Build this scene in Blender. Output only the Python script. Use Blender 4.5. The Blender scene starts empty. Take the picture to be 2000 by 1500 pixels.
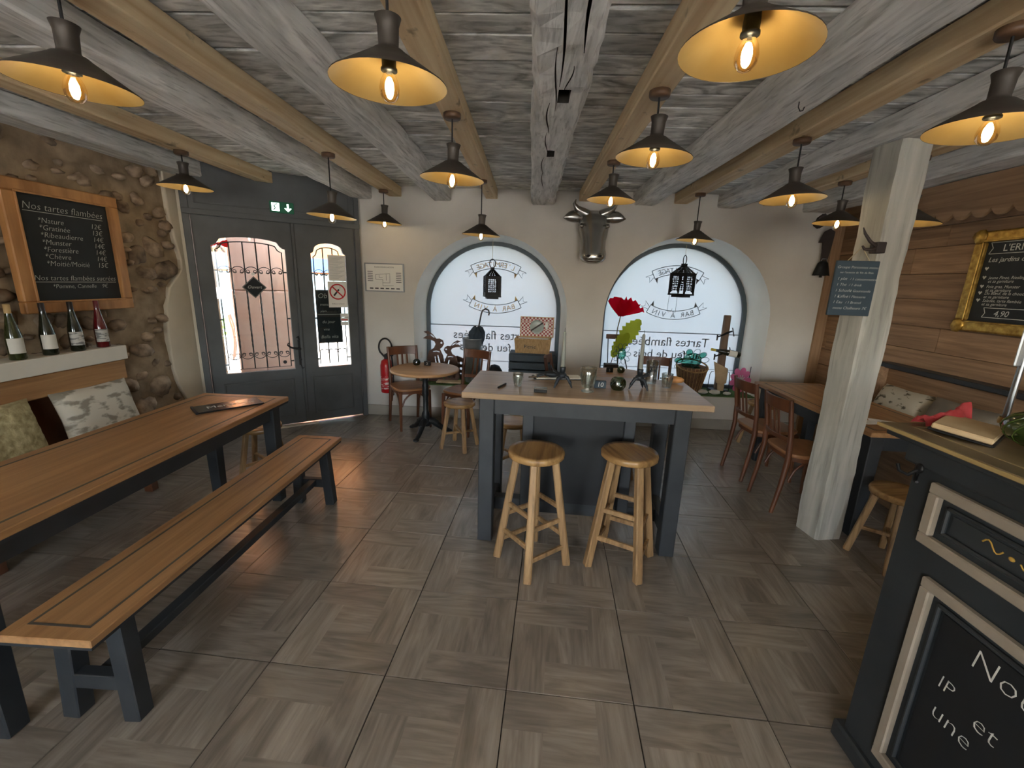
import bpy, bmesh, math, random
from mathutils import Vector as V, Matrix as MX
rnd = random.Random(7)
rad = math.radians
pi = math.pi
sc = bpy.context.scene
col = sc.collection

# ------------------------------------------------------------------ camera
cd = bpy.data.cameras.new('camera'); cam = bpy.data.objects.new('camera', cd); col.objects.link(cam)
cd.sensor_width = 36.0; cd.lens = 832.0 / 2000.0 * 36.0; cd.clip_start = 0.02; cd.clip_end = 200
_Y = V((37, -198, 832)).normalized(); _D = V((-115, 3500, 832)); _D = (_D - _D.dot(_Y) * _Y).normalized(); _Z = -_D
_X = -_Y.cross(_Z) if _Y.cross(_Z).x < 0 else _Y.cross(_Z)
_c = [V((_X[i], _Y[i], _Z[i])) for i in range(3)]          # the camera's right, down and forward in the room's axes
_m = MX((( _c[0].x, -_c[1].x, -_c[2].x), (_c[0].y, -_c[1].y, -_c[2].y), (_c[0].z, -_c[1].z, -_c[2].z)))
cam.matrix_world = MX.Translation((0, 0, 1.6)) @ _m.to_4x4()
sc.camera = cam

# ------------------------------------------------------------------ sky, sun, exposure
w = bpy.data.worlds.new('sky'); sc.world = w; w.use_nodes = True
wn = w.node_tree.nodes; wl = w.node_tree.links
sky = wn.new('ShaderNodeTexSky'); sky.sky_type = 'NISHITA'; sky.sun_disc = False
sky.sun_elevation = rad(48); sky.sun_rotation = rad(228); sky.dust_density = 3.0
hz = wn.new('ShaderNodeHueSaturation'); hz.inputs['Saturation'].default_value = .5; wl.new(sky.outputs[0], hz.inputs['Color']); wl.new(hz.outputs[0], wn['Background'].inputs[0]); wn['Background'].inputs[1].default_value = 0.62
sd = bpy.data.lights.new('sun', 'SUN'); sd.energy = 2.4; sd.angle = rad(1.0); sd.color = (1, .95, .86)
sun = bpy.data.objects.new('sun', sd); col.objects.link(sun); sun.rotation_euler = V((-.45, -.40, .80)).to_track_quat('Z', 'Y').to_euler(); sun['kind'] = 'helper'
vs = sc.view_settings
vs.view_transform = 'Standard'; vs.look = 'None'; vs.gamma = 1.0; vs.use_curve_mapping = False; vs.exposure = 3.2
cy = sc.cycles
cy.use_denoising = True; cy.max_bounces = 7; cy.diffuse_bounces = 4; cy.glossy_bounces = 3; cy.transmission_bounces = 6
cy.use_adaptive_sampling = True; cy.adaptive_threshold = .1
cy.transparent_max_bounces = 12; cy.caustics_reflective = False; cy.caustics_refractive = False; cy.sample_clamp_indirect = 6.0
def portal(loc, rot, sx, sy):
    d = bpy.data.lights.new('portal', 'AREA'); d.shape = 'RECTANGLE'; d.size = sx; d.size_y = sy; d.cycles.is_portal = True
    o = bpy.data.objects.new('daylight_portal', d); col.objects.link(o); o.location = loc; o.rotation_euler = rot; o['kind'] = 'helper'
portal((-.45, 5.50, 1.25), (rad(-90), 0, 0), 1.8, 1.8)
portal((1.73, 5.50, 1.25), (rad(-90), 0, 0), 1.9, 1.8)
for px_ in (-1.5, 1.5): portal((px_, -2.80, 1.55), (rad(90), 0, 0), 1.5, 1.4)

portal((-2.65, 4.55, 1.25), (rad(-90), 0, rad(36.22)), 1.3, 1.4)
# ------------------------------------------------------------------ helpers
def srgb(h):
    h = h.lstrip('#'); out = []
    for i in (0, 2, 4):
        c = int(h[i:i+2], 16) / 255.0
        out.append(c / 12.92 if c <= 0.04045 else ((c + 0.055) / 1.055) ** 2.4)
    return (*out, 1.0)

class MB:
    """collects shapes; build() links them as one mesh object"""
    def __init__(s): s.v = []; s.f = []; s.s = []
    def add(s, vs_, fs, smooth=False, T=None):
        n = len(s.v)
        for p in vs_:
            p = V(p); s.v.append(T @ p if T is not None else p)
        for f in fs: s.f.append([n + i for i in f]); s.s.append(smooth)
        return s
    def box(s, x0, x1, y0, y1, z0, z1, T=None):
        vs_ = [(x, y, z) for x in (x0, x1) for y in (y0, y1) for z in (z0, z1)]
        return s.add(vs_, [(0, 1, 3, 2), (4, 6, 7, 5), (0, 4, 5, 1), (2, 3, 7, 6), (0, 2, 6, 4), (1, 5, 7, 3)], False, T)
    def bar(s, p0, p1, w, h, up=(0, 0, 1), w1=None, h1=None, T=None):
        p0 = V(p0); p1 = V(p1); d = (p1 - p0).normalized(); up = V(up)
        if abs(d.dot(up)) > .99: up = V((0, 1, 0))
        a = d.cross(up).normalized(); b = a.cross(d).normalized(); w1 = w1 or w; h1 = h1 or h
        vs_ = [p + a * (i * ww / 2) + b * (j * hh / 2) for p, ww, hh in ((p0, w, h), (p1, w1, h1)) for i, j in ((-1, -1), (1, -1), (1, 1), (-1, 1))]
        return s.add(vs_, [(0, 1, 2, 3), (7, 6, 5, 4), (0, 4, 5, 1), (1, 5, 6, 2), (2, 6, 7, 3), (3, 7, 4, 0)], False, T)
    def tube(s, pts, r, n=8, closed=False, T=None, caps=True):
        pts = [V(p) for p in pts]; k = len(pts); rs = r if isinstance(r, (list, tuple)) else [r] * k
        vs_ = []; prev = None
        for i, p in enumerate(pts):
            if closed: d = pts[(i + 1) % k] - pts[i - 1]
            else: d = pts[min(i + 1, k - 1)] - pts[max(i - 1, 0)]
            d = d.normalized() if d.length > 1e-9 else V((0, 0, 1))
            if prev is None:
                a = d.cross(V((0, 0, 1)))
                if a.length < 1e-3: a = d.cross(V((0, 1, 0)))
            else:
                a = prev - d * prev.dot(d)
                if a.length < 1e-6: a = d.cross(V((.3, .5, .8)))
            a.normalize(); prev = a; b = d.cross(a)
            for j in range(n):
                t = 2 * pi * j / n; vs_.append(p + (a * math.cos(t) + b * math.sin(t)) * rs[i])
        fs = []
        for i in range(k if closed else k - 1):
            for j in range(n):
                fs.append((i * n + j, i * n + (j + 1) % n, ((i + 1) % k) * n + (j + 1) % n, ((i + 1) % k) * n + j))
        s.add(vs_, fs, True, T)
        if caps and not closed:
            s.add(vs_[:n], [tuple(range(n - 1, -1, -1))], False, T); s.add(vs_[-n:], [tuple(range(n))], False, T)
        return s
    def cyl(s, p0, p1, r0, r1=None, n=16, T=None, caps=True):
        return s.tube([p0, p1], [r0, r0 if r1 is None else r1], n, False, T, caps)
    def lathe(s, prof, n=24, T=None, c=(0, 0, 0), smooth=True):
        vs_ = []; fs = []; m = len(prof)
        for r, z in prof:
            for j in range(n):
                t = 2 * pi * j / n; vs_.append((c[0] + r * math.cos(t), c[1] + r * math.sin(t), c[2] + z))
        for i in range(m - 1):
            for j in range(n): fs.append((i * n + j, i * n + (j + 1) % n, (i + 1) * n + (j + 1) % n, (i + 1) * n + j))
        return s.add(vs_, fs, smooth, T)
    def loft(s, rings, closed=True, caps=True, smooth=True, T=None):
        n = len(rings[0]); vs_ = [p for r in rings for p in r]; fs = []
        for i in range(len(rings) - 1):
            for j in range(n if closed else n - 1):
                fs.append((i * n + j, i * n + (j + 1) % n, (i + 1) * n + (j + 1) % n, (i + 1) * n + j))
        s.add(vs_, fs, smooth, T)
        if caps: s.add(rings[0], [tuple(range(n - 1, -1, -1))], False, T); s.add(rings[-1], [tuple(range(n))], False, T)
        return s
    def ball(s, c, rx, ry=None, rz=None, nu=14, nv=9, T=None, jit=0, rng=None):
        ry = ry or rx; rz = rz or rx; vs_ = [(c[0], c[1], c[2] - rz)]; fs = []
        for i in range(1, nv):
            a = -pi / 2 + pi * i / nv
            for j in range(nu):
                t = 2 * pi * j / nu; q = 1 + (rng.uniform(-jit, jit) if jit else 0)
                vs_.append((c[0] + rx * math.cos(a) * math.cos(t) * q, c[1] + ry * math.cos(a) * math.sin(t) * q, c[2] + rz * math.sin(a) * q))
        vs_.append((c[0], c[1], c[2] + rz)); L = len(vs_) - 1
        for j in range(nu):
            fs.append((0, 1 + (j + 1) % nu, 1 + j)); fs.append((L, L - nu + j, L - nu + (j + 1) % nu))
        for i in range(nv - 2):
            for j in range(nu):
                a = 1 + i * nu; fs.append((a + j, a + (j + 1) % nu, a + nu + (j + 1) % nu, a + nu + j))
        return s.add(vs_, fs, True, T)
    def prism(s, poly, d0, d1, T=None, smooth=False):
        """polygon in the xz plane, extruded along y from d0 to d1"""
        n = len(poly); vs_ = [(a, d0, b) for a, b in poly] + [(a, d1, b) for a, b in poly]
        fs = [tuple(range(n)), tuple(range(2 * n - 1, n - 1, -1))]
        s.add(vs_, fs, False, T); s.add(vs_, [(i, i + n, (i + 1) % n + n, (i + 1) % n) for i in range(n)], smooth, T)
        return s
    def plate(s, loops, th, T=None):
        """flat sheet in the xz plane with holes: first loop outside, the others cut out"""
        cu = bpy.data.curves.new('tmp', 'CURVE'); cu.dimensions = '2D'; cu.fill_mode = 'BOTH'; cu.extrude = th / 2
        for lp in loops:
            sp = cu.splines.new('POLY'); sp.points.add(len(lp) - 1); sp.use_cyclic_u = True
            for q, (a, b) in zip(sp.points, lp): q.co = (a, b, 0, 1)
        s._take(cu, T, True); return s
    def text(s, body, size, T=None, shear=0.0, align='CENTER', th=0.0, mirror=False, sx=1.0, thin=0.0):
        cu = bpy.data.curves.new('tmp', 'FONT'); cu.body = body; cu.size = size; cu.shear = shear; cu.align_x = align
        cu.resolution_u = 2; cu.extrude = th; cu.offset = -thin * size
        S = MX.Diagonal((-sx if mirror else sx, 1, 1, 1))
        s._take(cu, (T @ UP @ S) if T is not None else UP @ S, False); return s
    def _take(s, cu, T, up):
        o = bpy.data.objects.new('tmp', cu); col.objects.link(o); dg = bpy.context.evaluated_depsgraph_get()
        me = bpy.data.meshes.new_from_object(o.evaluated_get(dg)); bpy.data.objects.remove(o); bpy.data.curves.remove(cu)
        vs_ = [v.co.copy() for v in me.vertices]
        if up: vs_ = [UP @ v for v in vs_]
        s.add(vs_, [tuple(p.vertices) for p in me.polygons], False, T); bpy.data.meshes.remove(me)
    def mesh(s, name):
        me = bpy.data.meshes.new(name); me.from_pydata([tuple(v) for v in s.v], [], s.f)
        me.polygons.foreach_set('use_smooth', s.s); me.update(); return me
    def build(s, name, mat, parent=None, bevel=0, seg=1, weld=False):
        me = s.mesh(name)
        if weld:
            bm = bmesh.new(); bm.from_mesh(me); bmesh.ops.remove_doubles(bm, verts=bm.verts, dist=1e-5)
            bmesh.ops.recalc_face_normals(bm, faces=bm.faces); bm.to_mesh(me); bm.free()
        return link(name, me, mat, parent, bevel, seg)
UP = MX.Rotation(rad(90), 4, 'X')           # a drawing in xy stood up into xz, facing -y
def link(name, me, mat, parent=None, bevel=0, seg=1):
    if not me.materials: me.materials.append(mat)
    o = bpy.data.objects.new(name, me); col.objects.link(o)
    if parent is not None: o.parent = parent
    if bevel:
        b = o.modifiers.new('bevel', 'BEVEL'); b.width = bevel; b.segments = seg; b.limit_method = 'ANGLE'; b.angle_limit = rad(40)
    return o
def tag(o, label, cat, group=None, kind=None):
    o['label'] = label; o['category'] = cat
    if group: o['group'] = group
    if kind: o['kind'] = kind
    return o
def struct(o): o['kind'] = 'structure'; return o
def thing(name, label, cat, loc=(0, 0, 0), rz=0.0, group=None, kind=None):
    o = bpy.data.objects.new(name, None); col.objects.link(o); o.location = loc; o.rotation_euler = (0, 0, rz)
    return tag(o, label, cat, group, kind)
def place(o, loc, rz=0, rx=0, ry=0): o.location = loc; o.rotation_euler = (rx, ry, rz); return o
def copy_tree(o, parent=None):
    c = o.copy(); col.objects.link(c); c.parent = parent
    for ch in list(o.children): copy_tree(ch, c)
    return c
def dup(o, label, loc, rz=0.0):
    c = copy_tree(o); c['label'] = label; c.location = loc; c.rotation_euler = (0, 0, rz); return c
def T3(x, y, z, rz=0, rx=0, ry=0):
    return MX.Translation((x, y, z)) @ MX.Rotation(rz, 4, 'Z') @ MX.Rotation(ry, 4, 'Y') @ MX.Rotation(rx, 4, 'X')
def arc(cx, cz, r, a0, a1, n): return [(cx + r * math.cos(rad(a0 + (a1 - a0) * i / n)), cz + r * math.sin(rad(a0 + (a1 - a0) * i / n))) for i in range(n + 1)]

# ------------------------------------------------------------------ materials
MATS = {}
def mat(name, c1, c2=None, rough=.6, scale=(6, 6, 6), metal=0.0, bump=0.0, rand=0.0, detail=5, ramp=(.3, .7), coord='Object', spec=None, fine=None, distort=0.0, coat=0.0, c3=None):
    m = bpy.data.materials.new(name); m.use_nodes = True; nt = m.node_tree; N = nt.nodes; L = nt.links; b = N['Principled BSDF']
    b.inputs['Roughness'].default_value = rough; b.inputs['Metallic'].default_value = metal
    if spec is not None: b.inputs['Specular IOR Level'].default_value = spec
    if coat: b.inputs['Coat Weight'].default_value = coat; b.inputs['Coat Roughness'].default_value = .15
    if c2 is None:
        b.inputs['Base Color'].default_value = srgb(c1); out = None
    else:
        tc = N.new('ShaderNodeTexCoord'); mp = N.new('ShaderNodeMapping'); mp.inputs['Scale'].default_value = scale
        oi = N.new('ShaderNodeObjectInfo'); mu = N.new('ShaderNodeMath'); mu.operation = 'MULTIPLY'; mu.inputs[1].default_value = 37.0
        L.new(oi.outputs['Random'], mu.inputs[0]); L.new(tc.outputs[coord], mp.inputs[0])
        ad = N.new('ShaderNodeVectorMath'); ad.operation = 'ADD'; L.new(mp.outputs[0], ad.inputs[0]); L.new(mu.outputs[0], ad.inputs[1])
        nz = N.new('ShaderNodeTexNoise'); nz.inputs['Scale'].default_value = 1.0; nz.inputs['Detail'].default_value = detail; nz.inputs['Distortion'].default_value = distort
        L.new(ad.outputs[0], nz.inputs['Vector'])
        rp = N.new('ShaderNodeValToRGB'); rp.color_ramp.elements[0].position = ramp[0]; rp.color_ramp.elements[1].position = ramp[1]
        rp.color_ramp.elements[0].color = srgb(c1); rp.color_ramp.elements[1].color = srgb(c2)
        if c3: e = rp.color_ramp.elements.new((ramp[0] + ramp[1]) / 2); e.color = srgb(c3)
        L.new(nz.outputs['Fac'], rp.inputs[0]); src = rp.outputs[0]
        if fine:
            mp2 = N.new('ShaderNodeMapping'); mp2.inputs['Scale'].default_value = fine[0]; L.new(tc.outputs[coord], mp2.inputs[0])
            n2 = N.new('ShaderNodeTexNoise'); n2.inputs['Scale'].default_value = 1.0; n2.inputs['Detail'].default_value = 4; L.new(mp2.outputs[0], n2.inputs['Vector'])
            r2 = N.new('ShaderNodeValToRGB'); r2.color_ramp.elements[0].position = fine[1]; r2.color_ramp.elements[1].position = fine[2]
            v = fine[3]; r2.color_ramp.elements[0].color = (v, v, v, 1)
            L.new(n2.outputs['Fac'], r2.inputs[0]); mx = N.new('ShaderNodeMixRGB'); mx.blend_type = 'MULTIPLY'; mx.inputs[0].default_value = 1
            L.new(src, mx.inputs[1]); L.new(r2.outputs[0], mx.inputs[2]); src = mx.outputs[0]
        if rand:
            hs = N.new('ShaderNodeHueSaturation'); mr = N.new('ShaderNodeMapRange'); mr.inputs['To Min'].default_value = 1 - rand; mr.inputs['To Max'].default_value = 1 + rand
            L.new(oi.outputs['Random'], mr.inputs[0]); L.new(mr.outputs[0], hs.inputs['Value']); L.new(src, hs.inputs['Color']); src = hs.outputs[0]
        L.new(src, b.inputs['Base Color'])
        if bump:
            bp = N.new('ShaderNodeBump'); bp.inputs['Strength'].default_value = bump; bp.inputs['Distance'].default_value = .01
            L.new(nz.outputs['Fac'], bp.inputs['Height']); L.new(bp.outputs[0], b.inputs['Normal'])
    MATS[name] = m; return m
def emit(name, c, s):
    m = bpy.data.materials.new(name); m.use_nodes = True; N = m.node_tree.nodes; L = m.node_tree.links
    N.remove(N['Principled BSDF']); e = N.new('ShaderNodeEmission'); e.inputs[0].default_value = srgb(c); e.inputs[1].default_value = s
    L.new(e.outputs[0], N['Material Output'].inputs[0]); return m
def clear(name, tint='#ffffff', gloss=.08, rough=.02):
    """thin pane: mostly let through, a little reflection"""
    m = bpy.data.materials.new(name); m.use_nodes = True; N = m.node_tree.nodes; L = m.node_tree.links; N.remove(N['Principled BSDF'])
    t = N.new('ShaderNodeBsdfTransparent'); t.inputs[0].default_value = srgb(tint); g = N.new('ShaderNodeBsdfGlossy'); g.inputs['Roughness'].default_value = rough
    x = N.new('ShaderNodeMixShader'); fr = N.new('ShaderNodeLayerWeight'); fr.inputs[0].default_value = .25
    mm = N.new('ShaderNodeMath'); mm.operation = 'MULTIPLY_ADD'; mm.inputs[1].default_value = .5; mm.inputs[2].default_value = gloss; mm.use_clamp = True
    L.new(fr.outputs['Fresnel'], mm.inputs[0]); L.new(mm.outputs[0], x.inputs[0])
    L.new(t.outputs[0], x.inputs[1]); L.new(g.outputs[0], x.inputs[2]); L.new(x.outputs[0], N['Material Output'].inputs[0]); return m
def film(name, thru, col_='#ffffff'):
    """frosted film on glass: scatters daylight through, a share passes straight"""
    m = bpy.data.materials.new(name); m.use_nodes = True; N = m.node_tree.nodes; L = m.node_tree.links; N.remove(N['Principled BSDF'])
    t = N.new('ShaderNodeBsdfTransparent'); tr = N.new('ShaderNodeBsdfTranslucent'); tr.inputs[0].default_value = srgb(col_)
    x = N.new('ShaderNodeMixShader'); x.inputs[0].default_value = thru; L.new(tr.outputs[0], x.inputs[1]); L.new(t.outputs[0], x.inputs[2])
    L.new(x.outputs[0], N['Material Output'].inputs[0]); return m
def glass(name, c, rough=.03, ior=1.45):
    m = mat(name, c, rough=rough); b = m.node_tree.nodes['Principled BSDF']; b.inputs['Transmission Weight'].default_value = 1; b.inputs['IOR'].default_value = ior; return m

plaster = mat('plaster', '#c9bfab', '#d6cdba', .9, (3, 3, 3), bump=.15)
plaster_grey = mat('plaster_back', '#c6c2ba', '#d0ccc4', .9, (2.5, 2.5, 2.5), bump=.12)
reveal_m = mat('reveal', '#dcdcd4', '#e6e6df', .85, (3, 3, 3), bump=.1)
skirt_m = mat('skirting', '#9a958a', '#a8a398', .7, (4, 4, 4))
plank_m = mat('ceiling_plank', '#8f8f8a', '#f2f2ee', .8, (3.4, 9, 9), bump=.5, rand=.24, ramp=(.30, .64), c3='#cfcfcb', fine=((9, 34, 34), .36, .50, .66), distort=1.4, detail=8)
greybeam_m = mat('grey_beam', '#c0c1be', '#ececea', .8, (20, 2.2, 20), bump=.7, rand=.06, ramp=(.3, .62), fine=((75, 7, 75), .34, .46, .72), distort=.8, detail=8)
pinebeam_m = mat('pine_beam', '#cbab80', '#e6d2ac', .7, (26, 1.2, 26), bump=.2, rand=.06, fine=((14, 9, 14), .27, .36, .5), distort=.6)
post_m = mat('post', '#98978e', '#bfbdb3', .8, (14, 14, 1.4), bump=.4, fine=((40, 40, 3), .3, .45, .75))
mortar_m = mat('mortar', '#7f6e58', '#a8947a', .95, (9, 9, 9), bump=.9, detail=8)
stone_m = mat('stone', '#5a4a3c', '#b39d84', .85, (12, 12, 12), bump=.7, rand=.35, detail=8)
rplank_m = mat('wall_plank', '#7d6045', '#a98767', .65, (24, 1.3, 24), bump=.2, rand=.14, distort=.7, fine=((70, 4, 70), .3, .5, .8))
door_m = mat('door_paint', '#4a4c4c', '#55585a', .55, (5, 5, 5), bump=.05)
iron_m = mat('iron', '#17181a', rough=.5, metal=.4)
steelgrey_m = mat('window_frame', '#3d4a52', '#48555d', .5, (5, 5, 5))
paint_m = mat('blue_grey_paint', '#262a2d', '#303437', .5, (9, 9, 9), bump=.1, rand=.05)
navy_m = mat('bar_paint', '#252a2d', '#2e3336', .5, (6, 6, 6), bump=.08)
cavity_m = mat('dark_panel', '#101316', '#16191c', .6, (5, 5, 5))
tabletop_m = mat('table_top', '#936b45', '#b3895d', .42, (20, 1.3, 20), bump=.1, distort=.6, fine=((60, 3, 60), .3, .5, .82))
bartop_m = mat('bar_table_top', '#8c7358', '#b0977a', .28, (1.2, 18, 18), bump=.1, distort=.5, fine=((3, 60, 60), .3, .5, .8))
roundtop_m = mat('round_top', '#a07850', '#c79d70', .4, (1.2, 16, 16), bump=.12, distort=.5)
inlay_m = mat('inlay', '#4d4a44', rough=.5)
stool_m = mat('stool_wood', '#7c6040', '#ae8d62', .5, (18, 18, 2.0), bump=.3, rand=.06, distort=.8, fine=((60, 60, 5), .32, .5, .62))
seat_m = mat('stool_seat', '#84643e', '#b08a58', .25, (1.6, 16, 16), bump=.4, rand=.05, distort=.8, fine=((4, 45, 45), .32, .5, .7))
chair_m = mat('chair_wood', '#4e2e1d', '#6a422b', .35, (14, 14, 2), bump=.08, rand=.08)
chairseat_m = mat('chair_seat', '#7d5436', '#a0714a', .35, (2, 14, 14), bump=.08)
castiron_m = mat('cast_iron', '#16191b', '#23282a', .45, (20, 20, 20), metal=.3, bump=.3)
shade_m = mat('shade_outside', '#433d37', '#4f4943', .5, (6, 6, 6), metal=.3)
brass_m = mat('shade_inside', '#bd9d5e', '#d3b87c', .42, (5, 5, 5), metal=.55)
canopy_m = mat('lamp_canopy', '#5f4632', rough=.5)
cord_m = mat('cord', '#141414', rough=.7)
bulb_m = clear('bulb_glass', '#fff0d0', .05)
fil_m = emit('filament', '#ffefd6', 11.0)
black_m = mat('chalkboard', '#1c2022', '#262b2d', .8, (6, 6, 6))
slate_m = mat('slate', '#2b3a44', '#35454f', .75, (6, 6, 6))
chalk_m = mat('chalk', '#c4c4bd', rough=.95)
oak_m = mat('oak_frame', '#9a6a3c', '#bd8a55', .55, (18, 18, 3), bump=.15)
gold_m = mat('gilt', '#8f6a2c', '#cda955', .4, (30, 30, 30), metal=.7, bump=.5)
white_m = mat('white_paint', '#d8d4c8', '#e4e0d5', .8, (4, 4, 4))
paper_m = mat('paper', '#e6e4dc', rough=.9)
ink_m = mat('ink', '#3a3a3a', rough=.9)
red_m = mat('red_print', '#c0282c', rough=.7)
green_sign_m = mat('exit_green', '#0f6a4a', rough=.4)
metal_m = mat('metal', '#8e9294', rough=.3, metal=1.0)
zinc_m = mat('zinc', '#8a9092', '#a7adaf', .4, (5, 5, 9), metal=.7)
silver_m = mat('silver_head', '#9d9c98', '#b5b4af', .24, (5, 5, 5), metal=.85)
gap_m = mat('ceiling_gap', '#1d1c1a', rough=.9)
def sheer(name, c, k=.5):
    m = film(name, 0.0, c); nt = m.node_tree; d = nt.nodes.new('ShaderNodeBsdfDiffuse'); d.inputs[0].default_value = srgb(c)
    x = [n for n in nt.nodes if n.type == 'MIX_SHADER'][0]; x.inputs[0].default_value = k; nt.links.new(d.outputs[0], x.inputs[2]); return m
valance_m = mat('valance_wood', '#84664a', '#ab8a69', .65, (1.3, 24, 24), bump=.2, distort=.7)
trim_m = mat('trim_wood', '#84664a', '#ab8a69', .65, (24, 24, 1.3), bump=.2, distort=.7)
# ================================================================== the setting
XL, XR, YW, ZC = -3.20, 3.23, 4.84, 2.55
DB = V((-3.148, 3.931, 0)); DANG = rad(36.22); DLEN = 1.538           # the door wall runs askew across the corner
DT = MX.Translation(DB) @ MX.Rotation(DANG, 4, 'Z')
FA = rad(-3.2)                                                        # the floor tiles lie slightly turned
# ---- floor
def tile_material():
    m = bpy.data.materials.new('floor_tile'); m.use_nodes = True; nt = m.node_tree; N = nt.nodes; L = nt.links; b = N['Principled BSDF']
    b.inputs['Roughness'].default_value = .34; b.inputs['Specular IOR Level'].default_value = .85; b.inputs['Coat Weight'].default_value = .5; b.inputs['Coat Roughness'].default_value = .22
    uv = N.new('ShaderNodeUVMap'); uv.uv_map = 'grain'; oi = N.new('ShaderNodeObjectInfo')
    mu = N.new('ShaderNodeMath'); mu.operation = 'MULTIPLY'; mu.inputs[1].default_value = 61.0; L.new(oi.outputs['Random'], mu.inputs[0])
    ad = N.new('ShaderNodeVectorMath'); L.new(uv.outputs[0], ad.inputs[0]); L.new(mu.outputs[0], ad.inputs[1])
    def noise(sc_, det, dist):
        mp = N.new('ShaderNodeMapping'); mp.inputs['Scale'].default_value = sc_; L.new(ad.outputs[0], mp.inputs[0])
        n = N.new('ShaderNodeTexNoise'); n.inputs['Scale'].default_value = 1; n.inputs['Detail'].default_value = det; n.inputs['Distortion'].default_value = dist
        L.new(mp.outputs[0], n.inputs['Vector']); return n
    def ramp(n, a, b_, ca, cb):
        r = N.new('ShaderNodeValToRGB'); r.color_ramp.elements[0].position = a; r.color_ramp.elements[1].position = b_
        r.color_ramp.elements[0].color = ca; r.color_ramp.elements[1].color = cb; L.new(n.outputs['Fac'], r.inputs[0]); return r
    n1 = noise((2.2, 13, 1), 6, 1.8); n2 = noise((5, 90, 1), 3, .3); n3 = noise((1.6, 2.2, 1), 2, .5)
    r1 = ramp(n1, .3, .7, srgb('#736b61'), srgb('#a0978b')); r2 = ramp(n2, .3, .62, (.8, .79, .78, 1), (1, 1, 1, 1)); r3 = ramp(n3, .3, .7, (.74, .73, .72, 1), (1.12, 1.1, 1.08, 1))
    x = N.new('ShaderNodeMixRGB'); x.blend_type = 'MULTIPLY'; x.inputs[0].default_value = 1; L.new(r1.outputs[0], x.inputs[1]); L.new(r2.outputs[0], x.inputs[2])
    y = N.new('ShaderNodeMixRGB'); y.blend_type = 'MULTIPLY'; y.inputs[0].default_value = 1; L.new(x.outputs[0], y.inputs[1]); L.new(r3.outputs[0], y.inputs[2])
    L.new(y.outputs[0], b.inputs['Base Color'])
    bp = N.new('ShaderNodeBump'); bp.inputs['Strength'].default_value = .12; bp.inputs['Distance'].default_value = .01; L.new(n1.outputs['Fac'], bp.inputs['Height']); L.new(bp.outputs[0], b.inputs['Normal'])
    return m
tile_m = tile_material()
grout_m = mat('grout', '#221d19', '#2a2520', .9, (20, 20, 20))
floor = struct(MB().box(XL - .6, XR + .3, -2.6, YW + .3, -.06, -.004).build('floor', grout_m))
def tile_mesh(k, S=.505, g=.0030):
    a = -S / 2 + g; e = S / 2 - g; w_ = (e - a) * .30
    b0, b1 = a + w_, e - w_
    regs = [((a, a), (b0, b1 + 0), 'v'), ((a, b1), (b1, e), 'h'), ((b1, b0), (e, e), 'v'), ((b0, a), (e, b0), 'h'), ((b0, b0), (b1, b1), 'hv'[k % 2])]
    vs_, fs, uvs = [], [], []
    for i, ((x0, y0), (x1, y1), o) in enumerate(regs):
        n = len(vs_); q = [(x0, y0), (x1, y0), (x1, y1), (x0, y1)]; vs_ += [(x, y, 0) for x, y in q]; fs.append((n, n + 1, n + 2, n + 3))
        uvs += [((x, y) if o == 'h' else (y, x)) for x, y in q]; uvs[-4:] = [(u + i * 3.3 + k, v_ + i * 5.7) for u, v_ in uvs[-4:]]
    for (x0, y0), (x1, y1) in (((a, a), (e, a)), ((e, a), (e, e)), ((e, e), (a, e)), ((a, e), (a, a))):
        n = len(vs_); o = .0012
        ox0, oy0, ox1, oy1 = [c + (o if c > 0 else -o) for c in (x0, y0, x1, y1)]
        vs_ += [(x0, y0, 0), (x1, y1, 0), (ox1, oy1, -.004), (ox0, oy0, -.004)]; fs.append((n, n + 3, n + 2, n + 1)); uvs += [(0, 0)] * 4
    me = bpy.data.meshes.new('tile'); me.from_pydata(vs_, [], fs); ul = me.uv_layers.new(name='grain')
    li = 0
    for p in me.polygons:
        for l in p.loop_indices: ul.data[l].uv = uvs[me.loops[l].vertex_index]
    me.materials.append(tile_m); return me
tms = [tile_mesh(k) for k in range(4)]
def inside(x, y, e=.34):
    d = DT.inverted() @ V((x, y, 0)); return XL - e < x < XR + e and .35 < y < YW + e and d.y < .26
for i in range(-8, 9):
    for j in range(-4, 8):
        c = V((-.004, 1.888, 0)) + MX.Rotation(FA, 4, 'Z') @ V(((i + .5) * .505, (j + .5) * .505, 0))
        if not inside(c.x, c.y): continue
        o = bpy.data.objects.new('tile', rnd.choice(tms)); col.objects.link(o); o.parent = floor; o.location = c; o.rotation_euler = (0, 0, FA + rnd.choice((0, 0, pi / 2, pi)))
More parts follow.
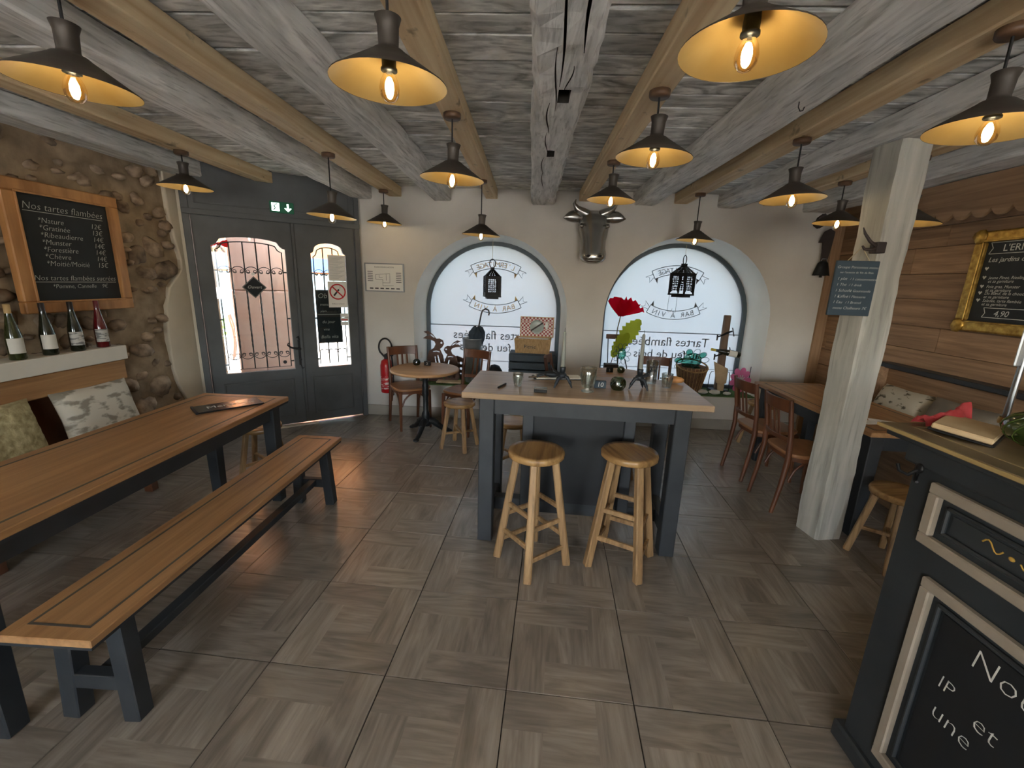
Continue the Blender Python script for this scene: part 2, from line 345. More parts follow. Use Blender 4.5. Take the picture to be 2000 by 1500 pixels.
# ---- ceiling with its boards
m = MB(); cp = [(XL - .25, -2.6), (XR + .3, -2.6), (XR + .3, YW + .6), (-1.95, YW + .6), (-1.95, 4.92), (-3.20, 4.0), (XL - .25, 3.96)]; n = len(cp)
m.add([(a_, b_, ZC + .03) for a_, b_ in cp] + [(a_, b_, ZC + .2) for a_, b_ in cp], [tuple(range(n))[::-1], tuple(range(n, 2 * n))] + [(i, (i + 1) % n, (i + 1) % n + n, i + n) for i in range(n)])
ceiling = struct(m.build('ceiling', gap_m))
for x0, x1 in ((XL - .1, -1.0), (-1.0, .09), (.09, 1.15), (1.15, XR + .1)):
    y = .2
    while y < YW + .1:
        wd = rnd.choice((.13, .16, .19, .22, .25)); z = ZC + rnd.uniform(-.004, .004)
        xa_ = x0 if y + wd < 3.95 else max(x0, -3.20 + (y + wd - 4.0) * 1.365)
        if xa_ < x1 - .05: MB().box(xa_ + .002, x1 - .002, y + .002, y + wd - rnd.choice((.008, .011, .014, .020)), z, z + .03).build('plank', plank_m, ceiling, bevel=.003); y += wd
MB().box(XL - .1, XR + .1, -2.5, .2, ZC, ZC + .03).build('rear_boards', plank_m, ceiling)
# ---- beams
def beam_mesh(x0, x1, z0, z1, y0, y1, amp, ch, seg=40, wob=0.0):
    m = MB(); rings = []
    for i in range(seg + 1):
        y = y0 + (y1 - y0) * i / seg; dx = wob * math.sin(i * .37 + x0 * 9); dz = wob * .6 * math.sin(i * .23 + x0 * 5)
        prof = [(x0, z1), (x0, z0 + ch), (x0 + ch, z0), ((x0 + x1) / 2, z0), (x1 - ch, z0), (x1, z0 + ch), (x1, z1)]
        rings.append([(a + dx + rnd.uniform(-amp, amp), y, b + (dz + rnd.uniform(-amp, amp) if b < z1 else 0)) for a, b in prof])
    return m.loft(rings, closed=True, smooth=False)
BG = 'beams under the boarded ceiling'
def beam(name, label, x0, x1, z0, m_, amp, ch, y1=YW + .05, wob=.0, y0=-2.5):
    return tag(beam_mesh(x0, x1, z0, ZC - .005, y0, y1, amp, ch, wob=wob).build(name, m_), label, 'beam', BG, 'thing')
beam('ceiling_beam', 'whitewashed grey beam running along the top of the stone wall', -3.19, -2.97, 2.42, greybeam_m, .004, .012, y1=4.02)
beam('ceiling_beam', 'pale pine joist over the long dining table, first from the stone wall', -2.65, -2.52, 2.45, pinebeam_m, .0012, .006, y1=4.34)
beam('ceiling_beam', 'weathered grey beam ending above the entrance door', -1.95, -1.74, 2.42, greybeam_m, .005, .014, wob=.006)
beam('ceiling_beam', 'pale pine joist carrying three lamps, between two grey beams left of the centre', -1.56, -1.42, 2.45, pinebeam_m, .0012, .006)
beam('ceiling_beam', 'narrow grey weathered beam ending left of the first arched window', -1.07, -.88, 2.42, greybeam_m, .006, .015, wob=.008)
beam('ceiling_beam', 'pale pine joist just left of the big hewn central beam', -.515, -.39, 2.45, pinebeam_m, .0012, .006)
beam('ceiling_beam', 'pale pine joist just right of the big hewn central beam', .47, .60, 2.45, pinebeam_m, .0012, .006)
beam('ceiling_beam', 'whitewashed grey beam with a small hook, ending above the second arched window', 1.04, 1.27, 2.42, greybeam_m, .006, .015, wob=.006)
beam('ceiling_beam', 'pale pine joist ending right of the second arched window', 1.46, 1.60, 2.45, pinebeam_m, .0012, .006)
beam('ceiling_beam', 'grey painted beam carried by the wooden post', 1.91, 2.12, 2.42, greybeam_m, .004, .012)
beam('ceiling_beam', 'pale pine joist behind the wooden post', 2.37, 2.50, 2.45, pinebeam_m, .0012, .006)
beam('ceiling_beam', 'grey painted beam above the scalloped board', 2.78, 3.05, 2.40, greybeam_m, .004, .012)
# the big central beam is cut by cracks and two mortises
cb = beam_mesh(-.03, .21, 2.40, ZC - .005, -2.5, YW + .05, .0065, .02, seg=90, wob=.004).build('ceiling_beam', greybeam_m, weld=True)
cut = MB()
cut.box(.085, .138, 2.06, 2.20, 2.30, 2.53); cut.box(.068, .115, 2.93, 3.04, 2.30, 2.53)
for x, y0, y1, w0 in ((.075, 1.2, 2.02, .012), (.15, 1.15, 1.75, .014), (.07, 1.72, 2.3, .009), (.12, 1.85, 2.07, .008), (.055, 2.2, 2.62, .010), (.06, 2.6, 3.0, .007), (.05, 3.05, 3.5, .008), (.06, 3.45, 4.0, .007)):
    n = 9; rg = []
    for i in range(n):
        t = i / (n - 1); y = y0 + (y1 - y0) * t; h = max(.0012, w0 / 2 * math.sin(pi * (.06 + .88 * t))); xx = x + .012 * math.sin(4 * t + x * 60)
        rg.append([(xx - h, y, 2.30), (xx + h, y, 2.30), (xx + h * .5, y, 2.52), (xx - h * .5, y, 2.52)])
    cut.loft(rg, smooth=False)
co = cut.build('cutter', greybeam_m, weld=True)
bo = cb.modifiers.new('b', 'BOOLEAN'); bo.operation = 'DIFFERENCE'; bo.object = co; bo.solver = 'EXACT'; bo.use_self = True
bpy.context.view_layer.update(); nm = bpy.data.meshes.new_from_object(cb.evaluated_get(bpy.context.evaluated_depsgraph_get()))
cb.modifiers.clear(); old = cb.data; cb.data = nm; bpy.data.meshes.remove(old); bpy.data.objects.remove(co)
nm.materials.append(mat('dirt_shade_wood', '#221f1b', '#2c2823', .95, (20, 20, 20)))      # inside of cracks and mortises, coloured dark for dirt and deep shade
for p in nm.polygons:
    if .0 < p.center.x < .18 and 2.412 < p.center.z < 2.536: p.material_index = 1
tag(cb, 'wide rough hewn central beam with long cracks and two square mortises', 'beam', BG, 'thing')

# ---- back wall with two arched windows
def arch_pts(cx, hw, zs, ztop, zb, n=28):
    return [(cx - hw, zb)] + [(cx - hw * math.cos(pi * i / n), zs + (ztop - zs) * math.sin(pi * i / n)) for i in range(n + 1)] + [(cx + hw, zb)]
SILL = .385
W1 = dict(cx=-.45, hw=.866, zs=1.25, zt=2.10); W2 = dict(cx=1.732, hw=.908, zs=1.25, zt=2.14)
def wall_with_arches(y):
    m = MB(); xs = [DB.x + math.cos(DANG) * DLEN - .03]
    def col_(x0, x1, za, zb_): m.add([(x0, y, za), (x1, y, za), (x1, y, zb_), (x0, y, zb_)], [(0, 1, 2, 3)])
    X = xs[0]
    for W in (W1, W2):
        pts = arch_pts(W['cx'], W['hw'], W['zs'], W['zt'], SILL); col_(X, pts[0][0], 0, ZC + .05)
        for (xa, za), (xb, zb_) in zip(pts[1:-2], pts[2:-1]):
            m.add([(xa, y, za), (xb, y, zb_), (xb, y, ZC + .05), (xa, y, ZC + .05)], [(0, 1, 2, 3)]); col_(xa, xb, 0, SILL)
        X = pts[-1][0]
    col_(X, XR + .1, 0, ZC + .05); return m
wb = wall_with_arches(YW); wb.v += [V((v.x, YW + .60, v.z)) for v in wb.v]; n0 = len(wb.v) // 2
wb.f += [[i + n0 for i in reversed(f)] for f in list(wb.f)]; wb.s += [False] * (len(wb.f) - len(wb.s))
wb.box(-2.2, -1.9, YW + .3, YW + .6, 0, ZC + .05)
wall_back = struct(wb.build('wall_back', plaster_grey))
frost_m = film('frosted_film', .035, '#82888b'); frost2_m = film('frosted_film_lower', .02, '#888d90')
letter_m = mat('film_letter', '#565c60', rough=.8); gold_letter_m = mat('film_letter_warm', '#b79a62', rough=.8); line_m = mat('film_line', '#4c5257', rough=.8)
def ring_loft(m, W, d0, y0, d1, y1, sm=True):
    a = arch_pts(W['cx'], W['hw'] - d0, W['zs'], W['zt'] - d0, SILL); b = arch_pts(W['cx'], W['hw'] - d1, W['zs'], W['zt'] - d1, SILL)
    m.loft([[(x, y0, z) for x, z in a], [(x, y1, z) for x, z in b]], closed=False, caps=False, smooth=sm)
def banner(m, mw, cx, cz, R_, word, up, w_=.34, h=.10, lw=.004, size=.085, yy=0.0, span=26.0):
    """curved ribbon outline with mirrored lettering, on the pane plane"""
    def P(a, r):
        a = rad(a)
        return (cx + r * math.sin(a), yy, cz + (r * math.cos(a) - R_ if up else R_ - r * math.cos(a)))
    for r in (R_ - h / 2, R_ + h / 2): m.tube([P(-span + 2 * span * i / 20, r) for i in range(21)], lw, 4)
    for s in (-1, 1):
        m.tube([P(s * span, R_ - h / 2), P(s * span, R_ + h / 2)], lw, 4)
        sgn = 1 if up else -1
        e0 = P(s * span * .86, R_ - h / 2 if up else R_ - h / 2); e1 = P(s * span, R_ - h / 2)
        q = [V(P(s * span, R_ - h * .25)), V(P(s * span * 1.28, R_ - h * .55)), V(P(s * span * 1.18, R_ - h * 0.05)), V(P(s * span * 1.30, R_ + h * .25)), V(P(s * span, R_ + h * .1))]
        m.tube(q, lw * .8, 4)
        mw.add([e0, e1, V(e1) + V((-s * .03, 0, -.05 if up else .05))], [(0, 1, 2)])
    n = len(word)
    for i, ch in enumerate(word):
        a = (-span * .82 + 2 * span * .82 * (i + .5) / n) * (-1)      # mirrored: read from the street
        p = P(a, R_ - size * .36 if up else R_ + size * .36); rot = rad(a) * (1 if up else -1)
        mw.text(ch, size, T=MX.Translation(p) @ MX.Rotation(rot, 4, 'Y'), mirror=True)
def window(i, W, cx, sky_on):
    fr = MB(); ring_loft(fr, W, .040, 5.27, .088, 5.27, False); ring_loft(fr, W, .088, 5.27, .088, 5.34); ring_loft(fr, W, .088, 5.34, .040, 5.34, False)
    fr.box(W['cx'] - W['hw'] + .04, W['cx'] + W['hw'] - .04, 5.27, 5.34, SILL, SILL + .05)
    root = struct(fr.build('window_%d' % i, steelgrey_m))
    pts = arch_pts(W['cx'], W['hw'] - .085, W['zs'], W['zt'] - .085, SILL + .04); zl = 1.06
    up_ = [p for p in pts[1:-1]]; up_ = [(pts[1][0], zl)] + up_ + [(pts[-1][0], zl)]
    MB().prism(up_, 5.302, 5.306).build('pane', frost_m, root)
    MB().prism([(pts[0][0], SILL + .04), (pts[0][0], zl - .004), (pts[-1][0], zl - .004), (pts[-1][0], SILL + .04)], 5.302, 5.306).build('pane', frost2_m, root)
    ln = MB().box(pts[0][0], pts[-1][0], 5.298, 5.3015, zl - .007, zl + .003); ln.box(pts[0][0], pts[-1][0], 5.298, 5.3015, .617, .623); ln.build('film_line', line_m, root)
    b1 = MB(); b2 = MB()
    banner(b1, b2, cx, 1.80, .62, "L'ERMITAGE", True, yy=5.299, span=27); banner(b1, b2, cx, 1.27, .66, 'BAR À VIN', False, yy=5.299, span=27)
    b1.build('banner_outline', letter_m, root); b2.build('lettering', gold_letter_m if i == 1 else letter_m, root)
    t = MB(); t.text('Tartes flambées', .155, T=T3(cx - .02, 5.299, .895), mirror=True, th=.0005); t.text('au feu de bois', .145, T=T3(cx - .02, 5.299, .745), mirror=True, th=.0005)
    t.build('lettering', letter_m, root)
    rv = MB(); ring_loft(rv, W, 0, YW, .045, 5.30); ring_loft(rv, W, .045, 5.30, .045, YW + .6)
    rv.build('reveal', reveal_m, wall_back)
    MB().box(W['cx'] - W['hw'] + .002, W['cx'] + W['hw'] - .002, YW + .002, YW + .58, SILL - .03, SILL).build('sill', reveal_m, wall_back)
window(1, W1, -.43, True); window(2, W2, 1.735, True)
for a, b in ((-1.9, XR),):
    struct(MB().box(a, b, YW - .018, YW + .01, 0, .12).build('baseboard_back', skirt_m, bevel=.004))
# ---- right wall: brown boards with butt joints
wall_right = struct(MB().box(XR + .02, XR + .25, -2.5, YW + .6, 0, ZC + .1).build('wall_right', mortar_m))
zs = [0, .2, .41, .62, .83, 1.0, 1.16, 1.35, 1.57, 1.77, 1.98, 2.14, 2.34, ZC + .03]
for k, (a, b) in enumerate(zip(zs[:-1], zs[1:])):
    y = -.6 - .37 * (k % 3); cuts = [y]
    while y < YW: y += rnd.choice((1.1, 1.5, 1.9, 2.3)); cuts.append(min(y, YW + .02))
    for c0, c1 in zip(cuts[:-1], cuts[1:]):
        if c1 - c0 < .05 or c1 < .9: continue
        d = rnd.uniform(0, .004); MB().box(XR - d, XR + .03, c0 + .0015, c1 - .0015, a + .002, b - .002).build('plank', rplank_m, wall_right, bevel=.003)
struct(MB().box(XR - .10, XR, YW - .035, YW, .0, 2.45).build('trim_1', trim_m, bevel=.004))
# ---- rear wall behind the photographer
m = MB(); m.box(XL - .6, -2.25, -2.75, -2.55, 0, ZC + .1); m.box(-.75, .75, -2.75, -2.55, 0, ZC + .1); m.box(2.25, XR + .3, -2.75, -2.55, 0, ZC + .1)
for a_, b_ in ((-2.25, -.75), (.75, 2.25)): m.box(a_, b_, -2.75, -2.55, 0, .9); m.box(a_, b_, -2.75, -2.55, 2.15, ZC + .1)
wall_rear = struct(m.build('wall_rear', plaster_grey))
for k_, (a_, b_) in enumerate(((-2.25, -.75), (.75, 2.25))):
    m = MB()
    for x_ in (a_, (a_ + b_) / 2 - .03, b_ - .06): m.box(x_, x_ + .06, -2.69, -2.61, .9, 2.15)
    m.box(a_, b_, -2.69, -2.61, .9, .95); m.box(a_, b_, -2.69, -2.61, 2.1, 2.15); struct(m.build('window_%d' % (k_ + 3), steelgrey_m))  # unseen windows, added to let more daylight into the room

struct(MB().box(-6, 6, -4.4, -2.76, 2.35, 2.42).build('unseen_sky_blocker', white_m))  # added out of view to block the sky, leaving light bounced off the ground
# ---- stone wall
EDGE = [(2.60, 3.79), (2.43, 3.787), (2.07, 3.795), (1.90, 3.82), (1.82, 3.835), (1.70, 3.86), (1.62, 3.85), (1.54, 3.78), (1.46, 3.69), (1.30, 3.63), (1.07, 3.606), (.75, 3.60), (.58, 3.64), (.43, 3.715), (0, 3.74)]
def edge_y(z):
    for (z1, y1), (z0, y0) in zip(EDGE[:-1], EDGE[1:]):
        if z0 <= z <= z1: return y0 + (y1 - y0) * (z - z0) / (z1 - z0)
    return 3.7
m = MB(); ny, nz = 110, 44; g = []
from mathutils import noise as mnoise
for i in range(ny + 1):
    y = -2.5 + 6.5 * i / ny
    g.append([(XL + .012 + .03 * mnoise.noise(V((y * 3.1, k * .19, 1))) + .012 * mnoise.noise(V((y * 13, k * .8, 4))), y, 2.62 * k / nz) for k in range(nz + 1)])
m.loft(g, closed=False, caps=False); m.box(XL - .5, XL - .05, -2.5, 4.4, 0, 2.65)
wall_left = struct(m.build('wall_left', mortar_m))
spots = []
def stone(y, z, ry, rz_, rx=.035):
    a = rnd.uniform(-.6, .6); r2 = random.Random(rnd.random())
    MB().ball((0, 0, 0), rx, ry, rz_, 9, 6, T=T3(XL + .012, y, z, rx=a), jit=.2, rng=r2).build('stone', stone_m, wall_left); spots.append((y, z, max(ry, rz_)))
stone(3.70, 1.60, .13, .075, .05); stone(3.47, .62, .10, .09, .05); stone(3.62, 1.78, .12, .07)
tries = 0
while len(spots) < 230 and tries < 9000:
    tries += 1; y = rnd.uniform(1.2, 3.8); z = rnd.uniform(.45, 2.45); r = rnd.choice((.03, .04, .05, .06, .075, .09))
    if z > 2.15 and r > .06: continue
    if y + r * .7 > edge_y(z): continue
    if any((y - a) ** 2 + (z - b) ** 2 < (r * .82 + c * .78) ** 2 for a, b, c in spots): continue
    stone(y, z, r * rnd.uniform(.9, 1.35), r * rnd.uniform(.6, .95), rnd.uniform(.03, .055))
pl = [(y - DB.y, z) for z, y in EDGE]                                    # white plaster with a wavy edge over the stones
poly = [(y, z) for z, y in EDGE] + [(3.97, 0), (3.97, 2.60)]
m = MB(); n = len(poly); vs_ = [(XL - .02, a, b) for a, b in poly] + [(XL + .045, a, b) for a, b in poly]
m.add(vs_, [tuple(range(n))[::-1], tuple(range(n, 2 * n))] + [(i, (i + 1) % n, (i + 1) % n + n, i + n) for i in range(n)])
m.build('plaster', plaster, wall_left, bevel=.012, seg=2)

# ---- entrance: dark double door set askew
def holed(m, x0, x1, z0, z1, xa, xb, zb, top, y0, y1, n=26):
    xs = [xa + (xb - xa) * i / n for i in range(n + 1)]
    for y, fl in ((y0, False), (y1, True)):
        def q(pts): m.add([(a, y, b) for a, b in pts], [(3, 2, 1, 0) if fl else (0, 1, 2, 3)])
        q([(x0, z0), (xa, z0), (xa, z1), (x0, z1)]); q([(xb, z0), (x1, z0), (x1, z1), (xb, z1)]); q([(xa, z0), (xb, z0), (xb, zb), (xa, zb)])
        for a, b in zip(xs[:-1], xs[1:]): q([(a, top(a)), (b, top(b)), (b, z1), (a, z1)])
    ring = [(xa, zb)] + [(x, top(x)) for x in xs] + [(xb, zb)]
    m.loft([[(a, y0, b) for a, b in ring + ring[:1]], [(a, y1, b) for a, b in ring + ring[:1]]], closed=False, caps=False, smooth=False)
    m.loft([[(a, y0, b) for a, b in ((x0, z0), (x0, z1), (x1, z1), (x1, z0), (x0, z0))], [(a, y1, b) for a, b in ((x0, z0), (x0, z1), (x1, z1), (x1, z0), (x0, z0))]], closed=False, caps=False, smooth=False)
    return ring
def arch_top(xa, xb, zs_, zt, sh):
    def f(x):
        e = min(x - xa, xb - x)
        if e < sh: return zs_ + .035 * (e / sh) ** 2 + (.0 if e > 0 else 0)
        c = (xa + xb) / 2; h = (xb - xa) / 2 - sh; t = (x - c) / h
        return zs_ + .035 + (zt - zs_ - .035) * math.sqrt(max(0, 1 - t * t * .86)) * 1.0 - (zt - zs_ - .035) * .0
    return f
door = thing('door_1', 'dark grey double entrance door with two arched ironwork panes', 'door', DB, DANG, kind='structure')
m = MB(); m.box(.0, .055, -.06, .10, 0, 2.62); m.box(1.483, 1.535, -.06, .10, 0, 2.62); m.box(.055, 1.483, -.05, .10, 2.115, 2.62); m.box(.0, 1.535, -.07, -.045, 2.10, 2.15); m.build('door_frame', door_m, door, bevel=.004)
m = MB(); m.box(.10, 1.44, -.056, -.045, 2.20, 2.215); m.box(.10, .115, -.056, -.045, 2.2, 2.5); m.box(1.425, 1.44, -.056, -.045, 2.2, 2.5); m.build('transom_moulding', door_m, door, bevel=.003)
dglass_m = clear('door_glass', '#f4f8f8', .05)
def leaf(x0, x1, xa, xb, zs_, zt, nb):
    m = MB(); top = arch_top(xa, xb, zs_, zt, .055 if nb > 3 else .04); ring = holed(m, x0, x1, .015, 2.112, xa, xb, .617, top, -.025, .025)
    L = m.build('leaf', door_m, door)
    MB().prism(ring, .001, .005).build('pane', dglass_m, L)
    p = MB(); w_ = .018
    for a, b, c, d in ((x0 + .09, x1 - .09, .10, .10 + w_), (x0 + .09, x1 - .09, .50, .50 + w_), (x0 + .09, x0 + .09 + w_, .10, .518), (x1 - .09 - w_, x1 - .09, .10, .518)): p.box(a, b, -.034, -.022, c, d)
    p.build('panel_moulding', door_m, L, bevel=.004)
    ia, ib, zb = xa + .03, xb - .03, .645; itop = arch_top(ia, ib, zs_ - .03, zt - .04, .05 if nb > 3 else .035); gy = .035
    ns = 30; oc = [(ia, gy, zb)] + [(ia + (ib - ia) * i / ns, gy, itop(ia + (ib - ia) * i / ns)) for i in range(ns + 1)] + [(ib, gy, zb)]
    gf = MB().tube(oc, .006, 6, True)
    for z in (.70, 1.15, 1.62):
        gf.box(xa - .012, ia, gy - .008, gy + .008, z - .007, z + .007); gf.box(ib, xb + .012, gy - .008, gy + .008, z - .007, z + .007)
    gf.build('grille_frame', iron_m, L)
    for i in range(1, nb):
        x = ia + (ib - ia) * i / nb; zt_ = itop(x); g2 = MB()
        g2.bar((x, gy, zb), (x, gy, .86), .011, .011); g2.bar((x, gy, 1.50), (x, gy, zt_), .011, .011)
        rr = []; K = 36
        for k in range(K + 1):                                                     # the twisted stretch of the bar
            z = .86 + .64 * k / K; a = pi / 4 + k * .52; rr.append([(x + .0085 * math.cos(a + q * pi / 2), gy + .0085 * math.sin(a + q * pi / 2), z) for q in range(4)])
        g2.loft(rr, smooth=False); g2.build('grille_bar', iron_m, L)
    pw = (ib - ia) / nb
    for zc_, up in ((1.63, 1), (.78, -1)):
        for i in range(nb):
            cx = ia + pw * (i + .5); g3 = MB(); pts = []
            for s in (-1, 1):
                sp = []
                for k in range(22):
                    t = k / 21; a = rad(200 + 520 * t); r = .020 * (1 - .55 * t) * (pw / .12)
                    sp.append((cx + s * (pw * .27 + r * math.cos(a)), gy, zc_ + up * (-.012 + r * math.sin(a))))
                arcp = [(cx + s * pw * .48 * math.sin(rad(90 * k / 8)), gy, zc_ + up * (.045 * math.cos(rad(90 * k / 8)) - .012)) for k in range(9)]
                g3.tube(arcp, .0038, 5); g3.tube(sp, .0034, 5)
            g3.build('grille_scroll', iron_m, L)
    return L
leaf(.058, .872, .184, .802, 1.845, 1.936, 5); LR = leaf(.878, 1.480, 1.036, 1.383, 1.825, 1.932, 3)
m = MB(); m.box(.865, .895, -.045, -.022, .02, 2.11); m.build('cover_strip', door_m, door, bevel=.004)
h = MB(); h.box(.842, .878, -.034, -.024, .66, .93); h.cyl((.86, -.03, .84), (.86, -.075, .84), .010); h.tube([(.86, -.07, .84), (.82, -.078, .845), (.77, -.075, .86), (.742, -.07, .885), (.75, -.07, .905), (.765, -.07, .897)], [.011, .011, .010, .009, .007, .006], 8)
h.tube([(.86, -.035, .93), (.85, -.045, .97), (.835, -.045, .955)], .007, 6); h.tube([(.86, -.035, .66), (.872, -.045, .62), (.885, -.045, .635)], .007, 6); h.cyl((.86, -.03, .72), (.86, -.045, .72), .012)
h.build('door_handle', iron_m, door)
struct(MB().box(.04, .98, -.10, -.055, 0, .012, T=DT).build('trim_2', white_m))
wall_door = struct(MB().box(-.3, .0, -.02, .25, 0, 2.65, T=DT).box(1.535, 1.8, .02, .3, 0, 2.65, T=DT).build('wall_door', plaster))
# ================================================================== the street outside
pave_m = mat('paving', '#a39d92', '#b3ada2', .85, (.8, .8, .8), bump=.1)
pink_m = mat('pink_sandstone', '#eec3b1', '#f6d4c5', .85, (7, 7, 7), bump=.4, detail=8)
orange_m = mat('orange_render', '#c47438', '#cf8448', .9, (1, 1, 1)); blue_m = mat('blue_awning', '#3d62a8', rough=.8); pale_m = mat('pale_render', '#8fa0a2', '#9fb0b0', .9, (1, 1, 1))
leafg_m = mat('green_leaf', '#4d7a32', '#7ea84c', .6, (9, 9, 9), rand=.15)
struct(MB().box(-40, 40, 5.45, 40, -.10, -.05).box(-40, -3.75, -40, 5.45, -.10, -.05).box(-3.75, -1.9, 4.2, 5.45, -.10, -.0505).build('ground_street', pave_m))
struct(MB().box(-3.75, 40, -40, -2.76, -.10, -.05).build('ground_bounce', mat('pale_bounce_ground', '#d2cdc2', '#e0dbd0', .9, (30, 30, 30))))  # unseen ground, made pale to bounce sunlight up to the ceiling
pc = thing('stone_pillar', 'pink sandstone pillar standing outside the entrance door', 'pillar', DB, DANG)
for k, (z0, z1) in enumerate(((-.05, .42), (.428, 1.415), (1.423, 2.40), (2.408, 3.1))):
    MB().box(.315, .572, .50, .86, z0, z1).build('stone_block', pink_m, pc, bevel=.008); MB().box(.578, .90, .50, .86, z0, z1).build('stone_block', pink_m, pc, bevel=.008)
hb = thing('street_house', 'orange rendered house with blue awning across the street, seen through the door', 'house', (-8.5, 13.0, -.05), rad(38))
MB().box(-7, 7, 0, 4, 0, 12).build('wall', orange_m, hb); MB().box(-7.05, 7.05, -.03, 0, 0, 1.7).build('shop_front', pale_m, hb)
MB().prism([(-6.5, 1.75), (6.5, 1.75), (6.5, 2.15), (-6.5, 2.15)], -1.1, -.0).build('awning', blue_m, hb)
for x in (-4.5, -2, .5, 3, 5.2):
    wd = MB().box(x - .5, x + .5, -.05, .02, 3.6, 5.0).build('window', pale_m, hb); MB().box(x - .4, x + .4, -.06, -.05, 3.7, 4.9).build('window_pane', steelgrey_m, wd)
MB().text('Brasserie', .55, T=T3(0, -.06, 2.35)).build('lettering', paper_m, hb)
h2 = thing('street_house', 'pale house front facing the arched windows across the street', 'house', (4.5, 20.0, -.05), 0)
MB().box(-7, 9, 0, 4, 0, 6.5).build('wall', pale_m, h2)
for x in (-5.5, -3, -.5, 2, 4.5, 7): wd = MB().box(x - .55, x + .55, -.05, .02, 3.4, 4.9).build('window', white_m, h2); MB().box(x - .45, x + .45, -.06, -.05, 3.5, 4.8).build('window_pane', steelgrey_m, wd)
pr = thing('parasol', 'white parasol outside, a pale shape behind the frosted first window', 'parasol', (.35, 7.6, -.05))
MB().lathe([(1.05, 1.52), (.7, 1.72), (.02, 2.02)], 8, smooth=False).lathe([(1.05, 1.52), (1.05, 1.40)], 8, smooth=False).build('canopy', white_m, pr); MB().cyl((0, 0, 0), (0, 0, 2.05), .03).build('pole', metal_m, pr)
pt = thing('potted_shrub', 'green leafy shrub in a pot on the pavement outside the door', 'shrub', (-5.9, 7.6, -.05))
MB().lathe([(0, 0), (.16, 0), (.2, .35), (.17, .35)], 16).build('pot', pink_m, pt)
lm = MB()
for k in range(140):
    a = rnd.uniform(0, 6.28); b = rnd.uniform(-.9, 1.4); r = rnd.uniform(.15, .34); c = V((r * math.cos(a) * math.cos(b), r * math.sin(a) * math.cos(b), .68 + r * math.sin(b))); u = V((rnd.uniform(-1, 1), rnd.uniform(-1, 1), rnd.uniform(-1, 1))).normalized() * .07; v_ = u.orthogonal().normalized() * .03
    lm.add([c - u, c + v_, c + u, c - v_], [(0, 1, 2, 3)])
fo = lm.build('foliage', leafg_m, pt); fo['kind'] = 'stuff'

# ================================================================== pendant lamps
def make_lamp():
    t = thing('pendant_lamp', '', 'lamp', group='pendant lamps hung from the pine joists')
    # local origin: the middle of the shade's rim
    sh = MB().lathe([(.172, 0), (.171, .004), (.115, .040), (.056, .078), (.046, .086), (.031, .092), (.029, .100), (.031, .150), (.038, .172), (.034, .174), (0, .174)], 40).build('shade', shade_m, t)
    MB().lathe([(.1715, .001), (.114, .037), (.054, .075), (.028, .088), (0, .090)], 40).build('shade_lining', brass_m, t)
    MB().lathe([(0, .10), (.019, .10), (.021, .070), (.021, .045), (.024, .043), (.024, .036), (0, .036)], 18).build('socket', castiron_m, t)
    b = MB().lathe([(.014, .040), (.017, .028), (.026, .010), (.030, -.010), (.027, -.030), (.015, -.044), (0, -.048)], 18).build('bulb', bulb_m, t)
    MB().lathe([(0, .022), (.007, .018), (.0125, .004), (.0135, -.010), (.011, -.022), (0, -.030)], 12).build('filament', fil_m, b)
    return t
lamp0 = make_lamp(); lampn = [0]
def lamp(x, y, z, label, tilt=0.0, tdir=0.0, ztop=2.45):
    if lampn[0] == 0: o = lamp0; o['label'] = label
    else:
        o = dup(lamp0, label, (0, 0, 0))
        for ch in list(o.children):
            if ch.name.split('.')[0] in ('cord', 'ceiling_canopy'): bpy.data.objects.remove(ch)
    lampn[0] += 1
    o.location = (x, y, z)
    MB().tube([(0, 0, ztop - z - .01), (0, 0, .17)], .0045, 8).build('cord', cord_m, o)
    MB().lathe([(0, ztop - z - .026), (.042, ztop - z - .026), (.046, ztop - z - .020), (.046, ztop - z), (0, ztop - z)], 24).build('ceiling_canopy', canopy_m, o)
    if tilt: 
        for ch in o.children:
            if ch.name.split('.')[0] in ('shade', 'shade_lining', 'socket', 'bulb'): ch.rotation_euler = (tilt * math.cos(tdir), tilt * math.sin(tdir), 0)
    return o
lamp(-1.490, 1.490, 2.165, 'large near pendant lamp with glowing brass lining above the bench', .05, 1.2)
lamp(-.450, 1.440, 2.165, 'pendant lamp nearest the viewer on the joist left of the hewn beam', .03, .5)
lamp(.540, 1.310, 2.205, 'big pendant lamp close overhead with wide open golden inside', .03, 2)
lamp(1.525, 1.670, 2.150, 'pendant lamp near the bar counter, beside the post and cut by the picture edge')
lamp(-2.585, 3.303, 2.200, 'pendant lamp in front of the white plaster strip by the stone wall', .02, 1)
lamp(-1.485, 3.282, 2.025, 'pendant lamp hanging in front of the entrance door', .06, 1.6)
lamp(-1.505, 4.513, 2.135, 'small dark pendant lamp over the table beside the entrance door')
lamp(-.450, 2.491, 2.130, 'pendant lamp left of the hewn beam, halfway to the arched windows')
lamp(-.461, 3.989, 1.995, 'pendant lamp hanging at the crown of the first arched window')
lamp(.549, 3.313, 2.190, 'pendant lamp beside the silver cow head')
lamp(.541, 2.181, 2.175, 'pendant lamp right of the hewn beam above the high table')
lamp(1.532, 4.308, 2.035, 'pendant lamp hanging at the crown of the second arched window')
lamp(1.523, 2.775, 2.125, 'pendant lamp hanging between the second window and the wooden post', .04, 4)
lamp(2.437, 3.738, 2.140, 'pendant lamp beside the cowbell, partly hidden by the wooden post')
lamp(2.435, 3.060, 2.050, 'pendant lamp right of the wooden post under the scalloped board')
lamp(-2.585, 1.930, 2.190, 'pendant lamp above the chalkboard, only its rim in the picture')

